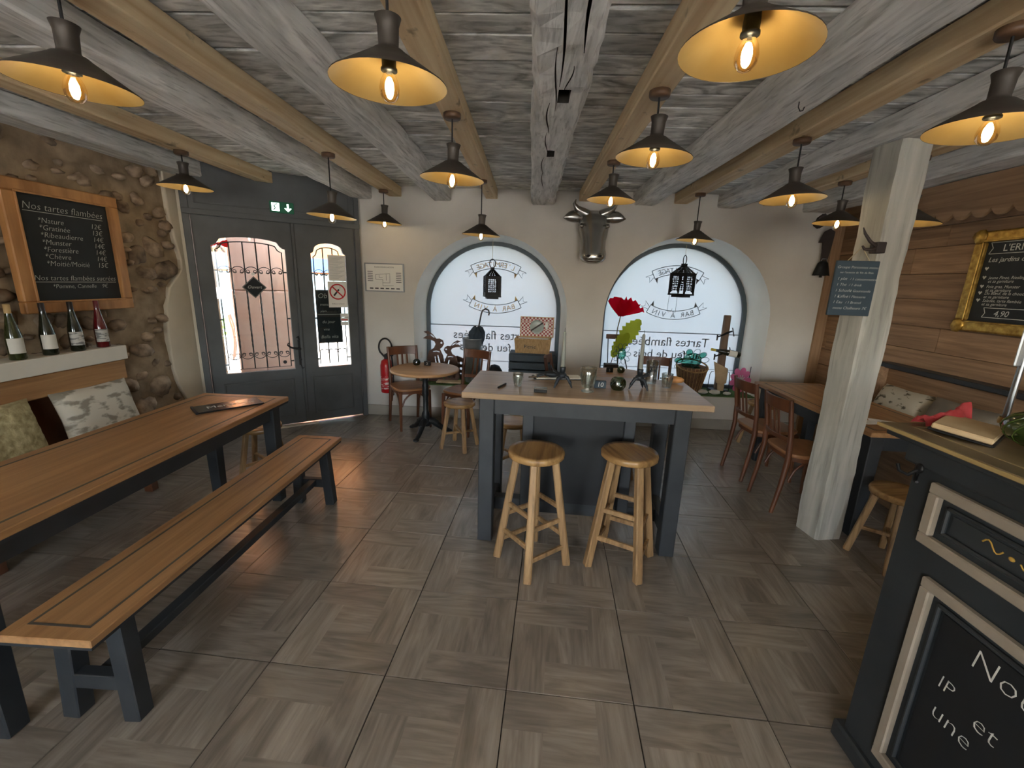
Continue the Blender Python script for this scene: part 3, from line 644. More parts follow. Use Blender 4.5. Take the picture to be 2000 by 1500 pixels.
# ================================================================== long table and bench by the stone wall
def inlay_frame(m, x0, x1, y0, y1, z, d=.055, w_=.012):
    x0 += d; x1 -= d; y0 += d; y1 -= d
    for a, b, c, e in ((x0, x1, y0, y0 + w_), (x0, x1, y1 - w_, y1), (x0, x0 + w_, y0 + w_, y1 - w_), (x1 - w_, x1, y0 + w_, y1 - w_)): m.box(a, b, c, e, z - .004, z + .0006)
    return m
def farm_table(name, label, x0, x1, y0, y1, z, leg=.085, ins=.045):
    t = thing(name, label, 'table', ((x0 + x1) / 2, (y0 + y1) / 2, 0)); hx = (x1 - x0) / 2; hy = (y1 - y0) / 2
    MB().box(-hx, hx, -hy, hy, z - .032, z).build('tabletop', tabletop_m, t, bevel=.004)
    inlay_frame(MB(), -hx, hx, -hy, hy, z).build('inlay', inlay_m, t)
    m = MB(); a = .02; i = ins + .02
    m.box(-hx + i, -hx + i + a, -hy + i, hy - i, z - .14, z - .033); m.box(hx - i - a, hx - i, -hy + i, hy - i, z - .14, z - .033); m.box(-hx + i, hx - i, -hy + i, -hy + i + a, z - .14, z - .033); m.box(-hx + i, hx - i, hy - i - a, hy - i, z - .14, z - .033)
    m.build('apron', paint_m, t)
    MB().box(-hx + .004, hx - .004, -hy + .004, hy - .004, z - .045, z - .032).build('edge_band', paint_m, t)
    for sx in (-1, 1):
        for sy in (-1, 1): MB().bar((sx * (hx - ins - leg / 2), sy * (hy - ins - leg / 2), 0), (sx * (hx - ins - leg / 2), sy * (hy - ins - leg / 2), z - .033), leg * .8, leg * .8, w1=leg, h1=leg).build('leg', paint_m, t, bevel=.005)
    return t
farm_table('dining_table', 'long wooden dining table with dark inlaid border and blue-grey legs by the stone wall', -2.30, -1.685, 1.02, 2.85, .76)
t = thing('bench', 'long narrow wooden bench with inlaid border and blue-grey trestle legs', 'bench', (-1.495, 1.97, 0))
MB().box(-.158, .158, -.915, .915, .432, .46).build('seat', tabletop_m, t, bevel=.003); inlay_frame(MB(), -.158, .158, -.915, .915, .46, .05, .010).build('inlay', inlay_m, t)
MB().box(-.154, .154, -.911, .911, .42, .432).build('edge_band', paint_m, t)
for sy in (-1, 1):
    for sx in (-1, 1): MB().bar((sx * .115, sy * .78, 0), (sx * .095, sy * .765, .42), .062, .062).build('leg', paint_m, t, bevel=.004)
    MB().box(-.10, .10, sy * .78 - .022, sy * .78 + .022, .13, .19).build('cross_rail', paint_m, t, bevel=.003)
    MB().box(-.12, .12, sy * .765 - .025, sy * .765 + .025, .36, .42).build('top_rail', paint_m, t, bevel=.003)
MB().box(-.025, .025, -.78, .78, .145, .185).build('stretcher', paint_m, t, bevel=.003)
# wall bench behind the long table
t = thing('settle_bench', 'brown wooden bench with panelled back against the stone wall', 'bench', (-3.0, 1.95, 0))
MB().box(-.14, .30, -1.05, 1.05, .42, .45).build('seat', rplank_m, t, bevel=.004)
MB().box(-.17, -.12, -1.05, 1.06, .45, .81).build('backrest', chair_m, t, bevel=.004)
MB().box(-.17, -.02, -1.05, 1.075, .80, .945).build('back_rail', tabletop_m, t, bevel=.006)
for y in (-.95, -.1, .85):
    MB().box(.20, .26, y - .03, y + .03, 0, .42).build('leg', chair_m, t, bevel=.004); MB().box(-.12, -.06, y - .03, y + .03, 0, .42).build('leg', chair_m, t, bevel=.004); MB().box(-.06, .20, y - .02, y + .02, .12, .18).build('rail', chair_m, t)
tag(MB().box(-3.185, -3.0, .6, 3.035, .948, 1.052).build('wall_shelf', white_m, bevel=.006, seg=2), 'thick white plastered shelf carrying the wine bottles', 'shelf')
# cushions
def cushion(name, label, loc, w_, h, th, m_, rx=0, rz=0, group=None, rough=0.0, n=16):
    m = MB(); fr = []; bk = []
    for i in range(n + 1):
        a = []; b = []
        for j in range(n + 1):
            u = -1 + 2 * i / n; v_ = -1 + 2 * j / n; d = th / 2 * (max(0, (1 - u ** 4)) * max(0, (1 - v_ ** 4))) ** .5; q = 1 - .06 * (1 - abs(u * v_)) * 1.0
            sx = u * w_ / 2 * (1 - .06 * (1 - v_ * v_) * 0 - .05 * (1 - abs(v_)) * (abs(u))); sz = v_ * h / 2 * (1 - .05 * (1 - abs(u)) * abs(v_))
            r = rnd.uniform(-rough, rough); a.append((sx, -d - r - .003, sz)); b.append((sx, d + r + .003, sz))
        fr.append(a); bk.append(b)
    m.loft(fr, closed=False, caps=False); m.loft(bk, closed=False, caps=False)
    rim = [(i, 0) for i in range(n)] + [(n, j) for j in range(n)] + [(i, n) for i in range(n, 0, -1)] + [(0, j) for j in range(n, 0, -1)]
    m.loft([[fr[i][j] for i, j in rim], [bk[i][j] for i, j in rim]], caps=False)
    o = m.build(name, m_); o.location = loc; o.rotation_euler = (rx, 0, rz); return tag(o, label, 'cushion', group)
fluff_m = mat('fluffy_yellow', '#8f8158', '#c4b78c', .95, (30, 30, 30), bump=1.0, detail=8); pat_m = mat('patterned_linen', '#8d8677', '#c9c2b2', .95, (9, 5, 16), bump=.3, ramp=(.42, .5), detail=6)
script_m = mat('script_linen', '#5d5647', '#bdb4a0', .95, (16, 6, 26), bump=.2, ramp=(.36, .42), detail=5); grey_m = mat('grey_velvet', '#756c5f', '#8f8576', .95, (6, 6, 6), bump=.3); brown_m = mat('brown_cushion', '#4c4034', '#5d5042', .95, (6, 6, 6), bump=.3)
cushion('cushion', 'fluffy yellowish cushion on the wall bench, half cut by the picture edge', (-2.965, 2.14, .64), .42, .38, .13, fluff_m, rad(-14), rad(90), rough=.006)
cushion('cushion', 'off white cushion with faint grey print on the bench by the stone wall', (-2.965, 2.72, .64), .50, .36, .13, pat_m, rad(-14), rad(88))

# ================================================================== high table with stools
BT = rad(-3.4)
t = thing('high_table', 'high bar table with wooden top, blue-grey frame and dark middle panel', 'table', (.345, 2.615, 0), BT)
MB().box(-.70, .70, -.315, .315, .945, .98).build('tabletop', bartop_m, t, bevel=.004)
m = MB(); m.box(-.60, .60, -.245, -.222, .84, .945); m.box(-.60, .60, .222, .245, .84, .945); m.box(-.60, -.577, -.222, .222, .84, .945); m.box(.577, .60, -.222, .222, .84, .945); m.build('apron', paint_m, t)
for sx in (-1, 1):
    for sy in (-1, 1): MB().box(sx * .56 - .045, sx * .56 + .045, sy * .215 - .045, sy * .215 + .045, 0, .944).build('leg', paint_m, t, bevel=.005)
    MB().box(sx * .56 - .03, sx * .56 + .03, -.17, .17, .10, .19).build('rail', paint_m, t, bevel=.004)
MB().box(-.53, .53, -.035, .035, .10, .19).build('stretcher', paint_m, t, bevel=.004)
MB().box(-.345, .33, -.05, .05, .19, .944).build('middle_panel', cavity_m, t)
for x in (-.345, .285): MB().box(x - .012, x + .057, -.075, .075, .10, .944).build('panel_post', paint_m, t, bevel=.004)

def stool_mesh(t, z, r, rf, sq, legr=.038):
    m = MB().lathe([(0, z - .035), (r - .006, z - .035), (r, z - .029), (r, z - .008), (r - .006, z), (r * .8, z - .003), (0, z - .004)], 36); m.build('seat', seat_m, t)
def bar_stool(label, loc, rz):
    t = thing('bar_stool', label, 'stool', loc, rz, 'tall stools at the high table'); z = .70; stool_mesh(t, z, .158, .215, True); P = []
    for k in range(4):
        a = k * pi / 2; p0 = V((.207 * math.cos(a), .207 * math.sin(a), 0)); p1 = V((.105 * math.cos(a), .105 * math.sin(a), z - .034)); P.append((p0, p1))
        MB().bar(p0, p1, .044, .044, up=(math.cos(a), math.sin(a), .0001), w1=.040, h1=.040).build('leg', stool_m, t, bevel=.006)
    for k in range(4):
        (a0, a1), (b0, b1) = P[k], P[(k + 1) % 4]
        for hgt in ((.36, .19) if k % 2 else (.29, .12)):
            f = hgt / .666; MB().bar(a0.lerp(a1, f), b0.lerp(b1, f), .020, .028).build('rung', stool_m, t, bevel=.004)
    return t
bar_stool('tall round wooden stool at the high table, the one near its left leg', (.069, 2.222, 0), rad(-96))
bar_stool('tall round wooden stool at the high table, the one near its right leg', (.592, 2.262, 0), rad(-72))
def low_stool(label, loc, rz, z=.465):
    t = thing('low_stool', label, 'stool', loc, rz, 'low round stools'); stool_mesh(t, z, .152, .17, False)
    P = []
    for k in range(4):
        a = pi / 4 + k * pi / 2; p0 = V((.185 * math.cos(a), .185 * math.sin(a), 0)); p1 = V((.105 * math.cos(a), .105 * math.sin(a), z - .034)); P.append((p0, p1))
        MB().bar(p0, p1, .036, .036, up=(math.cos(a), math.sin(a), .001)).build('leg', stool_m, t, bevel=.008, seg=2)
    for k in (0, 1):
        f = .36 + .05 * k; MB().bar(P[k][0].lerp(P[k][1], f), P[k + 2][0].lerp(P[k + 2][1], f), .022, .022).build('cross_rung', stool_m, t, bevel=.004)
    return t
low_stool('low round wooden stool between the cast iron table and the high table', (-.64, 3.93, 0), rad(-20))
ls = low_stool('low round stool with pale shiny seat at the end of the long dining table', (-2.07, 3.08, 0), rad(12), .455)
low_stool('low round wooden stool next to the wooden post, beside the bar counter', (2.24, 2.40, 0), rad(10), .47)
low_stool('low round wooden stool in the corner beyond the reddish chairs', (2.47, 4.36, 0), rad(25), .47)
low_stool('low round stool half hidden behind the dark panel of the high table', (.74, 3.42, 0), rad(30), .47)
low_stool('low round stool behind the left legs of the high table', (-.10, 3.42, 0), rad(5), .47)

# ================================================================== chairs
def make_chair():
    t = thing('bistro_chair', '', 'chair', group='reddish brown wooden bistro chairs')
    n = 24; o = []
    for k in range(n):
        a = 2 * pi * k / n; c, s = math.cos(a), math.sin(a); e = .5; o.append((.195 * abs(c) ** e * (1 if c > 0 else -1), -.01 + .195 * abs(s) ** e * (1 if s > 0 else -1)))
    m = MB(); m.loft([[(x * .97, y * .97, .437) for x, y in o], [(x, y, .445) for x, y in o], [(x, y, .458) for x, y in o], [(x * .97, y * .97, .463) for x, y in o]]); m.build('seat', chairseat_m, t)
    MB().loft([[(x * .93, y * .93, .405) for x, y in o], [(x * .94, y * .94, .438) for x, y in o]]).build('seat_frame', chair_m, t)
    for sx in (-1, 1):
        MB().tube([(sx * .165, .235, 0), (sx * .163, .20, .22), (sx * .16, .180, .43), (sx * .158, .190, .60), (sx * .162, .235, .86)], [.015, .018, .020, .018, .015], 8).build('back_post', chair_m, t)
        MB().bar((sx * .165, -.185, 0), (sx * .16, -.17, .43), .024, .024, w1=.034, h1=.034).build('leg', chair_m, t, bevel=.005)
        MB().tube([(sx * .16, -.15 + .30 * k / 10, .26 + .15 * math.sin(pi * k / 10) ** .6) for k in range(11)], .010, 7).build('side_arch', chair_m, t)
    MB().tube([(-.145 + .29 * k / 10, -.172, .27 + .14 * math.sin(pi * k / 10) ** .6) for k in range(11)], .010, 7).build('front_arch', chair_m, t)
    def rail(z0, z1, y0, y1, bow, th):
        rr = []
        for k in range(11):
            u = -1 + .2 * k; x = u * .163; yb = bow * (1 - u * u); rr.append([(x, y0 + yb - th / 2, z0), (x, y0 + yb + th / 2, z0), (x, y1 + yb + th / 2, z1), (x, y1 + yb - th / 2, z1)])
        return MB().loft(rr, smooth=False)
    rail(.765, .855, .218, .232, .035, .016).build('top_rail', chair_m, t, bevel=.003); rail(.545, .58, .186, .19, .03, .014).build('lower_rail', chair_m, t, bevel=.003)
    for x in (-.055, 0, .055): MB().bar((x, .213, .575), (x, .25, .775), .020, .008).build('slat', chair_m, t, bevel=.002)
    return t
chair0 = make_chair(); chair0['label'] = 'reddish wooden chair in front of the fire extinguisher at the cast iron table'; chair0.location = (-1.29, 4.52, 0); chair0.rotation_euler = (0, 0, rad(34))
dup(chair0, 'reddish wooden chair in front of the tall zinc bucket', (-.66, 4.43, 0), rad(-26))
dup(chair0, 'reddish wooden chair in front of the black crate, left of the second round table', (.44, 4.42, 0), rad(78))
dup(chair0, 'dark wooden chair behind the candle, right of the second round table', (1.33, 4.42, 0), rad(-14))
dup(chair0, 'reddish wooden chair at the table by the wooden wall, nearer the arched window', (2.09, 3.62, 0), rad(93))
dup(chair0, 'reddish wooden chair at the table by the wooden wall, nearer the wooden post', (2.08, 3.10, 0), rad(90))
oc = dup(chair0, 'bentwood cafe chair standing on the pavement outside the door', (-5.6, 8.2, -.05), rad(120))

# ================================================================== round cast iron tables
def round_table(label, loc, rz, z):
    t = thing('pedestal_table', label, 'table', loc, rz, 'round tables on cast iron feet')
    MB().lathe([(0, z - .03), (.335, z - .03), (.347, z - .024), (.35, z - .012), (.345, z - .002), (.335, z), (0, z)], 48).build('tabletop', roundtop_m, t)
    MB().lathe([(.10, z - .031), (.10, z - .045), (.03, z - .055), (.028, .55), (.034, .53), (.030, .50), (.036, .44), (.026, .40), (.026, .26), (.040, .23), (.045, .20), (.034, .17), (.05, .14), (.055, .10), (0, .09)], 20).build('column', castiron_m, t)
    for k in range(3):
        a = rad(-100 + 120 * k); c, s = math.cos(a), math.sin(a)
        pts = [(r * c, r * s, zz) for r, zz in ((.03, .15), (.08, .135), (.13, .09), (.18, .05), (.225, .032), (.25, .018))]
        MB().tube(pts, [.036, .036, .031, .026, .023, .020], 8).ball((.25 * c, .25 * s, .016), .032, .032, .016).ball((.11 * c, .11 * s, .125), .030, .030, .022).build('foot', castiron_m, t)
    return t
round_table('round wooden table on a black cast iron foot beside the entrance door', (-1.05, 4.25, 0), 0, .71)
round_table('round wooden table behind the high table, below the wall between the windows', (.92, 4.30, 0), rad(20), .72)

# ================================================================== table and bench by the wooden wall
farm_table('dining_table', 'wooden table with inlaid border by the brown plank wall, behind the post', 2.155, 2.765, 2.60, 4.03, .76)
t = thing('settle_bench', 'brown wooden bench with green-grey back rail along the plank wall', 'bench', (3.0, 3.1, 0))
MB().box(-.20, .20, -1.2, .70, .42, .45).build('seat', rplank_m, t, bevel=.004); MB().box(.13, .17, -1.2, .70, .45, .99).build('backrest', rplank_m, t, bevel=.003); MB().box(.085, .20, -1.2, .74, .985, 1.025).build('back_rail', paint_m, t, bevel=.006)
MB().box(-.18, .20, .66, .70, 0, .99).build('end_panel', rplank_m, t, bevel=.004)
MB().box(-.19, -.16, -1.2, .66, 0, .42).build('front_board', rplank_m, t)
cushion('cushion', 'beige cushion with dark handwriting print on the bench by the plank wall', (2.93, 3.36, .68), .46, .42, .14, script_m, rad(-20), rad(-90), 'cushions on the right bench')
cushion('cushion', 'plain grey-brown cushion next to the one with handwriting print', (2.93, 2.88, .68), .48, .44, .15, grey_m, rad(-20), rad(-86), 'cushions on the right bench')
cushion('cushion', 'dark brown cushion at the picture edge, behind the bar counter', (2.93, 2.36, .68), .46, .42, .15, brown_m, rad(-20), rad(-93), 'cushions on the right bench')
# wooden post
m = MB(); rg = []
for k in range(31):
    z = 2.412 * k / 30; j = lambda: rnd.uniform(-.003, .003); h = .094 + .003 * math.sin(k * .5); c = .016
    rg.append([(x + j(), y + j(), z) for x, y in ((-h, -h + c), (-h + c, -h), (h - c, -h), (h, -h + c), (h, h - c), (h - c, h), (-h + c, h), (-h, h - c))])
m.loft(rg, smooth=False); po = m.build('wooden_post', post_m); po.location = (2.032, 2.70, 0); po.rotation_euler = (0, 0, rad(10)); tag(po, 'pale grey painted wooden post with chamfered edges', 'post', kind='thing')

# scalloped board
pts = [(-.9, 2.392), (.80, 2.392)]; K = 13
for k in range(K):
    a0 = .80 - 1.7 * k / K; wd = 1.7 / K
    for q in range(7): t_ = q / 6; pts.append((a0 - wd * t_, 2.165 - .055 * math.sin(pi * t_ * .98) ** .8 + .018 * t_))
o = MB().prism(pts, -.011, .011).build('scalloped_board', valance_m); o.location = (2.985, 2.95, 0); o.rotation_euler = (0, 0, rad(90)); tag(o, 'brown wooden valance board with scalloped lower edge above the plank wall', 'valance')
# ================================================================== stone wall: menu board and bottles
def chalk_lines(m, rows, y=0.0):
    for body, x, z, size, al in rows: m.text(body, size, T=T3(x, y, z), shear=.22, align=al, th=.0004)
def chalk_rows(t, rows, y):
    for body, x, z, size, al in rows:
        MB().text(body, size, T=T3(x, y, z), shear=.22, align=al, th=.0004, thin=.018).build('chalk_line', chalk_m, t)
def frame4(m, w_, h, fw, d0, d1):
    for a, b, c, d in ((-w_ / 2, w_ / 2, h / 2 - fw, h / 2), (-w_ / 2, w_ / 2, -h / 2, -h / 2 + fw)): m.box(a, b, d0, d1, c, d)
    for a, b in ((-w_ / 2, -w_ / 2 + fw), (w_ / 2 - fw, w_ / 2)): m.box(a, b, d0, d1, -h / 2 + fw, h / 2 - fw)
    return m
t = thing('menu_board', 'large framed chalkboard menu listing tartes flambées on the stone wall', 'menu board', (-3.115, 2.885, 1.71), rad(90))   # faces +x: local -y is the room side
MB().box(-.30, .30, -.005, .015, -.36, .36).build('board', black_m, t)
for k, (a, b, c, d) in enumerate(((-.365, .365, .325, .40), (-.365, .365, -.40, -.325), (-.365, -.29, -.325, .325), (.29, .365, -.325, .325))): MB().box(a, b, -.03, .02, c, d).build('frame_bar', oak_m, t, bevel=.006)
m = MB(); frame4(m, .60, .67, .014, -.036, -.026); m.build('inner_moulding', oak_m, t, bevel=.003)
m = MB(); rows = [('Nos tartes flambées', 0, .235, .062, 'CENTER')]
for k, (a, b) in enumerate((('*Nature', '12€'), ('*Gratinée', '13€'), ('*Ribeaudierre', '14€'), ('*Munster', '14€'), ('*Forestière', '14€'), ('*Chèvre', '14€'), ('*Moitié/Moitié', '15€'))): rows += [(a, -.18, .16 - .044 * k, .047, 'LEFT'), (b, .23, .16 - .044 * k, .047, 'RIGHT')]
rows += [('Nos tartes flambées sucrées', 0, -.195, .047, 'CENTER'), ('*Pomme, Cannelle', -.17, -.245, .038, 'LEFT'), ('9€', .20, -.245, .038, 'RIGHT')]
chalk_rows(t, rows, -.0065); m.box(-.25, .25, -.0066, -.006, .222, .2255); m.box(-.27, .27, -.0066, -.006, -.207, -.204); m.build('chalk_underline', chalk_m, t)
glass_dark = mat('bottle_dark', '#1a1f14', rough=.08, coat=.5); glass_red = mat('bottle_red', '#5a1216', rough=.08, coat=.5); glass_olive = mat('bottle_olive', '#2c3216', rough=.08, coat=.5)
cork_m = mat('capsule_tan', '#b79a68', rough=.5); cap_dark = mat('capsule_dark', '#20191a', rough=.4); cap_red = mat('capsule_red', '#5c1a20', rough=.4); label_w = mat('label_white', '#d9d6cc', rough=.8); label_g = mat('label_grey', '#7f7f7c', '#c4c2bb', .8, (20, 20, 60), ramp=(.45, .5))
def bottle(label, loc, gm, cm, lm, h=.325, rz=0.0, name='wine_bottle', lab=(.04, .13)):
    t = thing(name, label, 'bottle', loc, rz, 'wine bottles')
    MB().lathe([(0, .004), (.034, 0), (.0385, .006), (.0385, .125), (.036, .15), (.027, .20), (.018, .25), (.0145, .28), (.0145, h - .008), (0, h - .006)], 28).build('glass', gm, t)
    MB().lathe([(.0152, h - .065), (.0152, h), (.013, h + .002), (0, h + .002)], 20).build('capsule', cm, t)
    lr = .0389; n = 12; rr = [[(lr * math.cos(rad(-90 - 62 + 124 * k / n)), lr * math.sin(rad(-90 - 62 + 124 * k / n)), z) for k in range(n + 1)] for z in lab]
    MB().loft(rr, closed=False, caps=False).build('label', lm, t); return t
bottle('olive wine bottle with tan capsule, first on the white shelf at the picture edge', (-3.055, 2.395, 1.0525), glass_olive, cork_m, label_w, rz=rad(62))
bottle('dark green wine bottle with white label, second on the white shelf', (-3.055, 2.575, 1.0525), glass_dark, cap_dark, label_w, rz=rad(60))
bottle('dark wine bottle with grey banded label, third on the white shelf', (-3.055, 2.745, 1.0525), glass_dark, cap_dark, label_g, rz=rad(58))
bottle('red wine bottle nearest the door on the white shelf', (-3.055, 2.920, 1.0525), glass_red, cap_red, label_g, rz=rad(56))
# menu folder on the long table
t = thing('menu_folder', 'dark glossy menu folder lying on the long dining table', 'menu', (-1.92, 2.565, .7612), rad(48))
MB().box(-.185, .185, -.085, .085, 0, .010).build('cover', mat('menu_cover', '#1b1c1e', rough=.22), t, bevel=.002); m = MB(); m.text('Menu', .07, T=T3(-.04, -.02, .0104, rx=rad(-90)), th=.0002); m.text('Carte', .05, T=T3(.09, -.02, .0104, rx=rad(-90)), th=.0002); m.build('lettering', chalk_m, t)
MB().box(-.187, -.175, -.087, .087, -.0002, .0125).build('spine', iron_m, t)

# ================================================================== signs on the door
def on_door(name, label, cat, x, z, y=-.03): return thing(name, label, cat, DT @ V((x, y, z)), DANG)
t = on_door('exit_sign', 'green emergency exit sign with running figure and arrow above the door', 'sign', .80, 2.235, -.052)
MB().box(-.105, .105, -.022, 0, -.052, .052).build('housing', green_sign_m, t, bevel=.003)
lit = emit('exit_white', '#e6fff4', .9); m = MB(); m.box(-.088, -.022, -.0235, -.0222, -.035, .038)
o = m.build('pictogram_plate', lit, t)
m = MB(); m.box(.045, .061, -.0235, -.0222, -.008, .036); m.prism([(.053, -.036), (.085, -.004), (.072, -.004), (.053, -.012), (.034, -.004), (.021, -.004)], -.0235, -.0222); m.build('arrow', lit, t)
m = MB(); m.prism([(-.068, -.03), (-.052, -.01), (-.060, .012), (-.047, .020), (-.036, .008), (-.032, .012), (-.046, .028), (-.064, .020), (-.074, .006), (-.070, .003), (-.063, -.008), (-.078, -.026)], -.0242, -.0236); m.ball((-.047, -.0236, .031), .006, .001, .006, 8, 5); m.build('running_figure', green_sign_m, t)
t = on_door('door_sign', 'black diamond shaped sign reading Ouvert hanging in the wide door pane', 'sign', .502, 1.468, -.012)
q = .105; MB().prism([(-q, 0), (0, -q), (q, 0), (0, q)], -.006, 0).build('plate', black_m, t); m = MB(); qq = q - .008
for a, b in (((-qq, 0), (0, -qq)), ((0, -qq), (qq, 0)), ((qq, 0), (0, qq)), ((0, qq), (-qq, 0))): m.bar((a[0], -.0065, a[1]), (b[0], -.0065, b[1]), .002, .001, up=(0, 1, 0))
m.text('Ouvert', .042, T=T3(0, -.0065, -.012), shear=.3, th=.0003); m.build('lettering', chalk_m, t); MB().cyl((0, -.004, q + .02), (0, .012, q + .02), .016, .010).build('suction_cup', white_m, t); MB().tube([(0, -.003, q), (0, -.003, q + .02)], .0015, 5).build('string', white_m, t)
t = on_door('notice_sheet', 'white printed sheet stuck in the narrow door pane', 'notice', 1.290, 1.685, -.0005)
MB().box(-.088, .088, -.002, 0, -.135, .135).build('sheet', paper_m, t); m = MB()
for k in range(20): m.box(-.075, .075 - .02 * (k % 4), -.0024, -.002, .112 - .0118 * k, .1145 - .0118 * k)
m.build('print', mat('print_grey', '#9a9a98', rough=.9), t)
t = on_door('no_smoking_sign', 'white no smoking sign with red crossed circle in the narrow door pane', 'sign', 1.284, 1.405, -.0005)
MB().box(-.098, .098, -.002, 0, -.138, .138).build('sheet', paper_m, t); m = MB(); m.plate([arc(0, .03, .085, 0, 355, 40), arc(0, .03, .071, 0, 355, 40)], .0008, T=T3(0, -.0026, 0)); m.bar((-.055, -.0026, .085), (.055, -.0026, -.025), .014, .0008, up=(0, 1, 0)); m.build('red_ring', red_m, t)
m = MB(); m.bar((-.04, -.0022, -.012), (.015, -.0022, .055), .018, .0006, up=(0, 1, 0)); m.text("Défense de fumer", .018, T=T3(0, -.0022, -.105)); m.tube([(.02, -.0022, .065), (.03, -.0022, .075), (.025, -.0022, .09)], .0015, 4); m.build('cigarette', ink_m, t)
t = on_door('door_chalkboard', 'black menu board with chalk writing in the narrow door pane', 'board', 1.185, 1.165, .010)
MB().box(-.128, .128, 0, .006, -.288, .288).build('board', black_m, t); m = MB(); chalk_lines(m, [('Ob', -.11, .20, .075, 'LEFT'), ('menus', -.09, .12, .04, 'LEFT'), ('plats', -.09, .05, .035, 'LEFT'), ('du jour', -.08, -.07, .045, 'LEFT'), ('vins', -.07, -.15, .04, 'LEFT'), ('Bella vita', -.10, -.235, .05, 'LEFT')], -.0006); m.box(-.12, .12, -.0008, -.0002, .022, .026); m.build('chalk_writing', chalk_m, t)
t = on_door('card_stickers', 'small payment card stickers below the no smoking sign', 'sticker', 1.338, 1.135, -.001)
for k, z in enumerate((.045, 0, -.048)): MB().box(-.04, .04, -.0015, 0, z - .02, z + .02).build('card', paper_m, t)
MB().box(-.035, .035, -.002, -.0015, -.012, .0).build('print', red_m, t)
tag(place(MB().cyl((0, -.0015, 0), (0, 0, 0), .018, n=24).build('round_sticker', black_m), DT @ V((.711, -.0005, .697)), DANG), 'small round dark sticker at the lower corner of the wide door pane', 'sticker')
t = thing('ribbon_bow', 'red and white ribbon bow at the top corner of the wide door pane', 'bow', DT @ V((.245, .05, 1.865)), DANG)
m = MB()
for s in (-1, 1): m.prism([(0, 0), (s * .03, .03), (s * .075, .04), (s * .085, .0), (s * .07, -.03), (s * .03, -.02)], -.006, .006)
m.ball((0, 0, 0), .014); m.build('loops', sheer('bow_red', '#d8202c', .4), t); MB().bar((0, 0, 0), (-.03, 0, -.09), .02, .003, up=(0, 1, 0)).bar((0, 0, 0), (.045, 0, -.08), .02, .003, up=(0, 1, 0)).build('tails', sheer('bow_white', '#f0e6e2', .4), t)

# ================================================================== back wall fittings
t = thing('evacuation_plan', 'framed evacuation plan on the wall beside the entrance door', 'plan', (-1.632, YW - .002, 1.602))
MB().box(-.215, .215, -.012, 0, -.15, .15).build('sheet', paper_m, t)
m = MB(); frame4(m, .44, .31, .012, -.020, 0); m.build('frame', metal_m, t)
m = MB(); lw = .003
def seg(*pts):
    for a, b in zip(pts[:-1], pts[1:]): m.bar((a[0], -.0125, a[1]), (b[0], -.0125, b[1]), lw, .001, up=(0, 1, 0))
seg((-.10, .03), (.06, .045), (.06, -.055), (-.02, -.055), (-.02, -.02), (-.10, -.02), (-.10, .03)); seg((-.06, .03), (-.06, .0), (-.02, .0)); seg((.02, .04), (.02, -.03)); seg((-.02, -.055), (-.02, -.09), (.10, -.085))
for k in range(6): m.box(-.19, -.13, -.013, -.012, .06 - .02 * k, .066 - .02 * k); m.box(.13, .19, -.013, -.012, .05 - .02 * k, .056 - .02 * k); m.box(-.17 + .06 * k, -.13 + .06 * k, -.013, -.012, -.125, -.112)
m.text("PLAN D'EVACUATION", .022, T=T3(0, -.0125, .105)); m.build('print', ink_m, t)
t = thing('fire_extinguisher', 'red fire extinguisher with black hose hanging by the door', 'fire extinguisher', (-1.625, 4.765, .30))
MB().lathe([(0, 0), (.06, 0), (.07, .012), (.07, .32), (.055, .375), (.025, .395), (0, .396)], 28).build('cylinder', mat('extinguisher_red', '#a8161c', rough=.3), t)
MB().lathe([(.0705, .05), (.0705, .20)], 28).build('print_band', mat('ext_label', '#b4262a', '#d8c9c0', .5, (20, 20, 55), ramp=(.52, .56)), t)
m = MB().cyl((0, 0, .395), (0, 0, .43), .022); m.box(-.018, .08, -.012, .012, .43, .45); m.bar((0, 0, .455), (.085, 0, .475), .02, .008); m.build('valve', iron_m, t)
MB().tube([(-.02, 0, .42)] + [(-.005 + .075 * math.cos(rad(215 - 250 * k / 16)), -.005, .53 + .10 * math.sin(rad(215 - 250 * k / 16))) for k in range(17)] + [(.07, -.01, .40), (.085, -.03, .25), (.08, -.04, .05)], .010, 8).build('hose', iron_m, t); MB().cyl((.08, -.04, .06), (.076, -.05, -.02), .012, .02).build('nozzle', iron_m, t)
tag(MB().box(-.04, .04, -.010, .0, -.04, .04).build('wall_socket', white_m, bevel=.004), 'white wall socket inside the reveal of the first arched window', 'socket'); so = bpy.data.objects['wall_socket']; so.location = (-1.298, 5.06, .70); so.rotation_euler = (0, 0, rad(90))
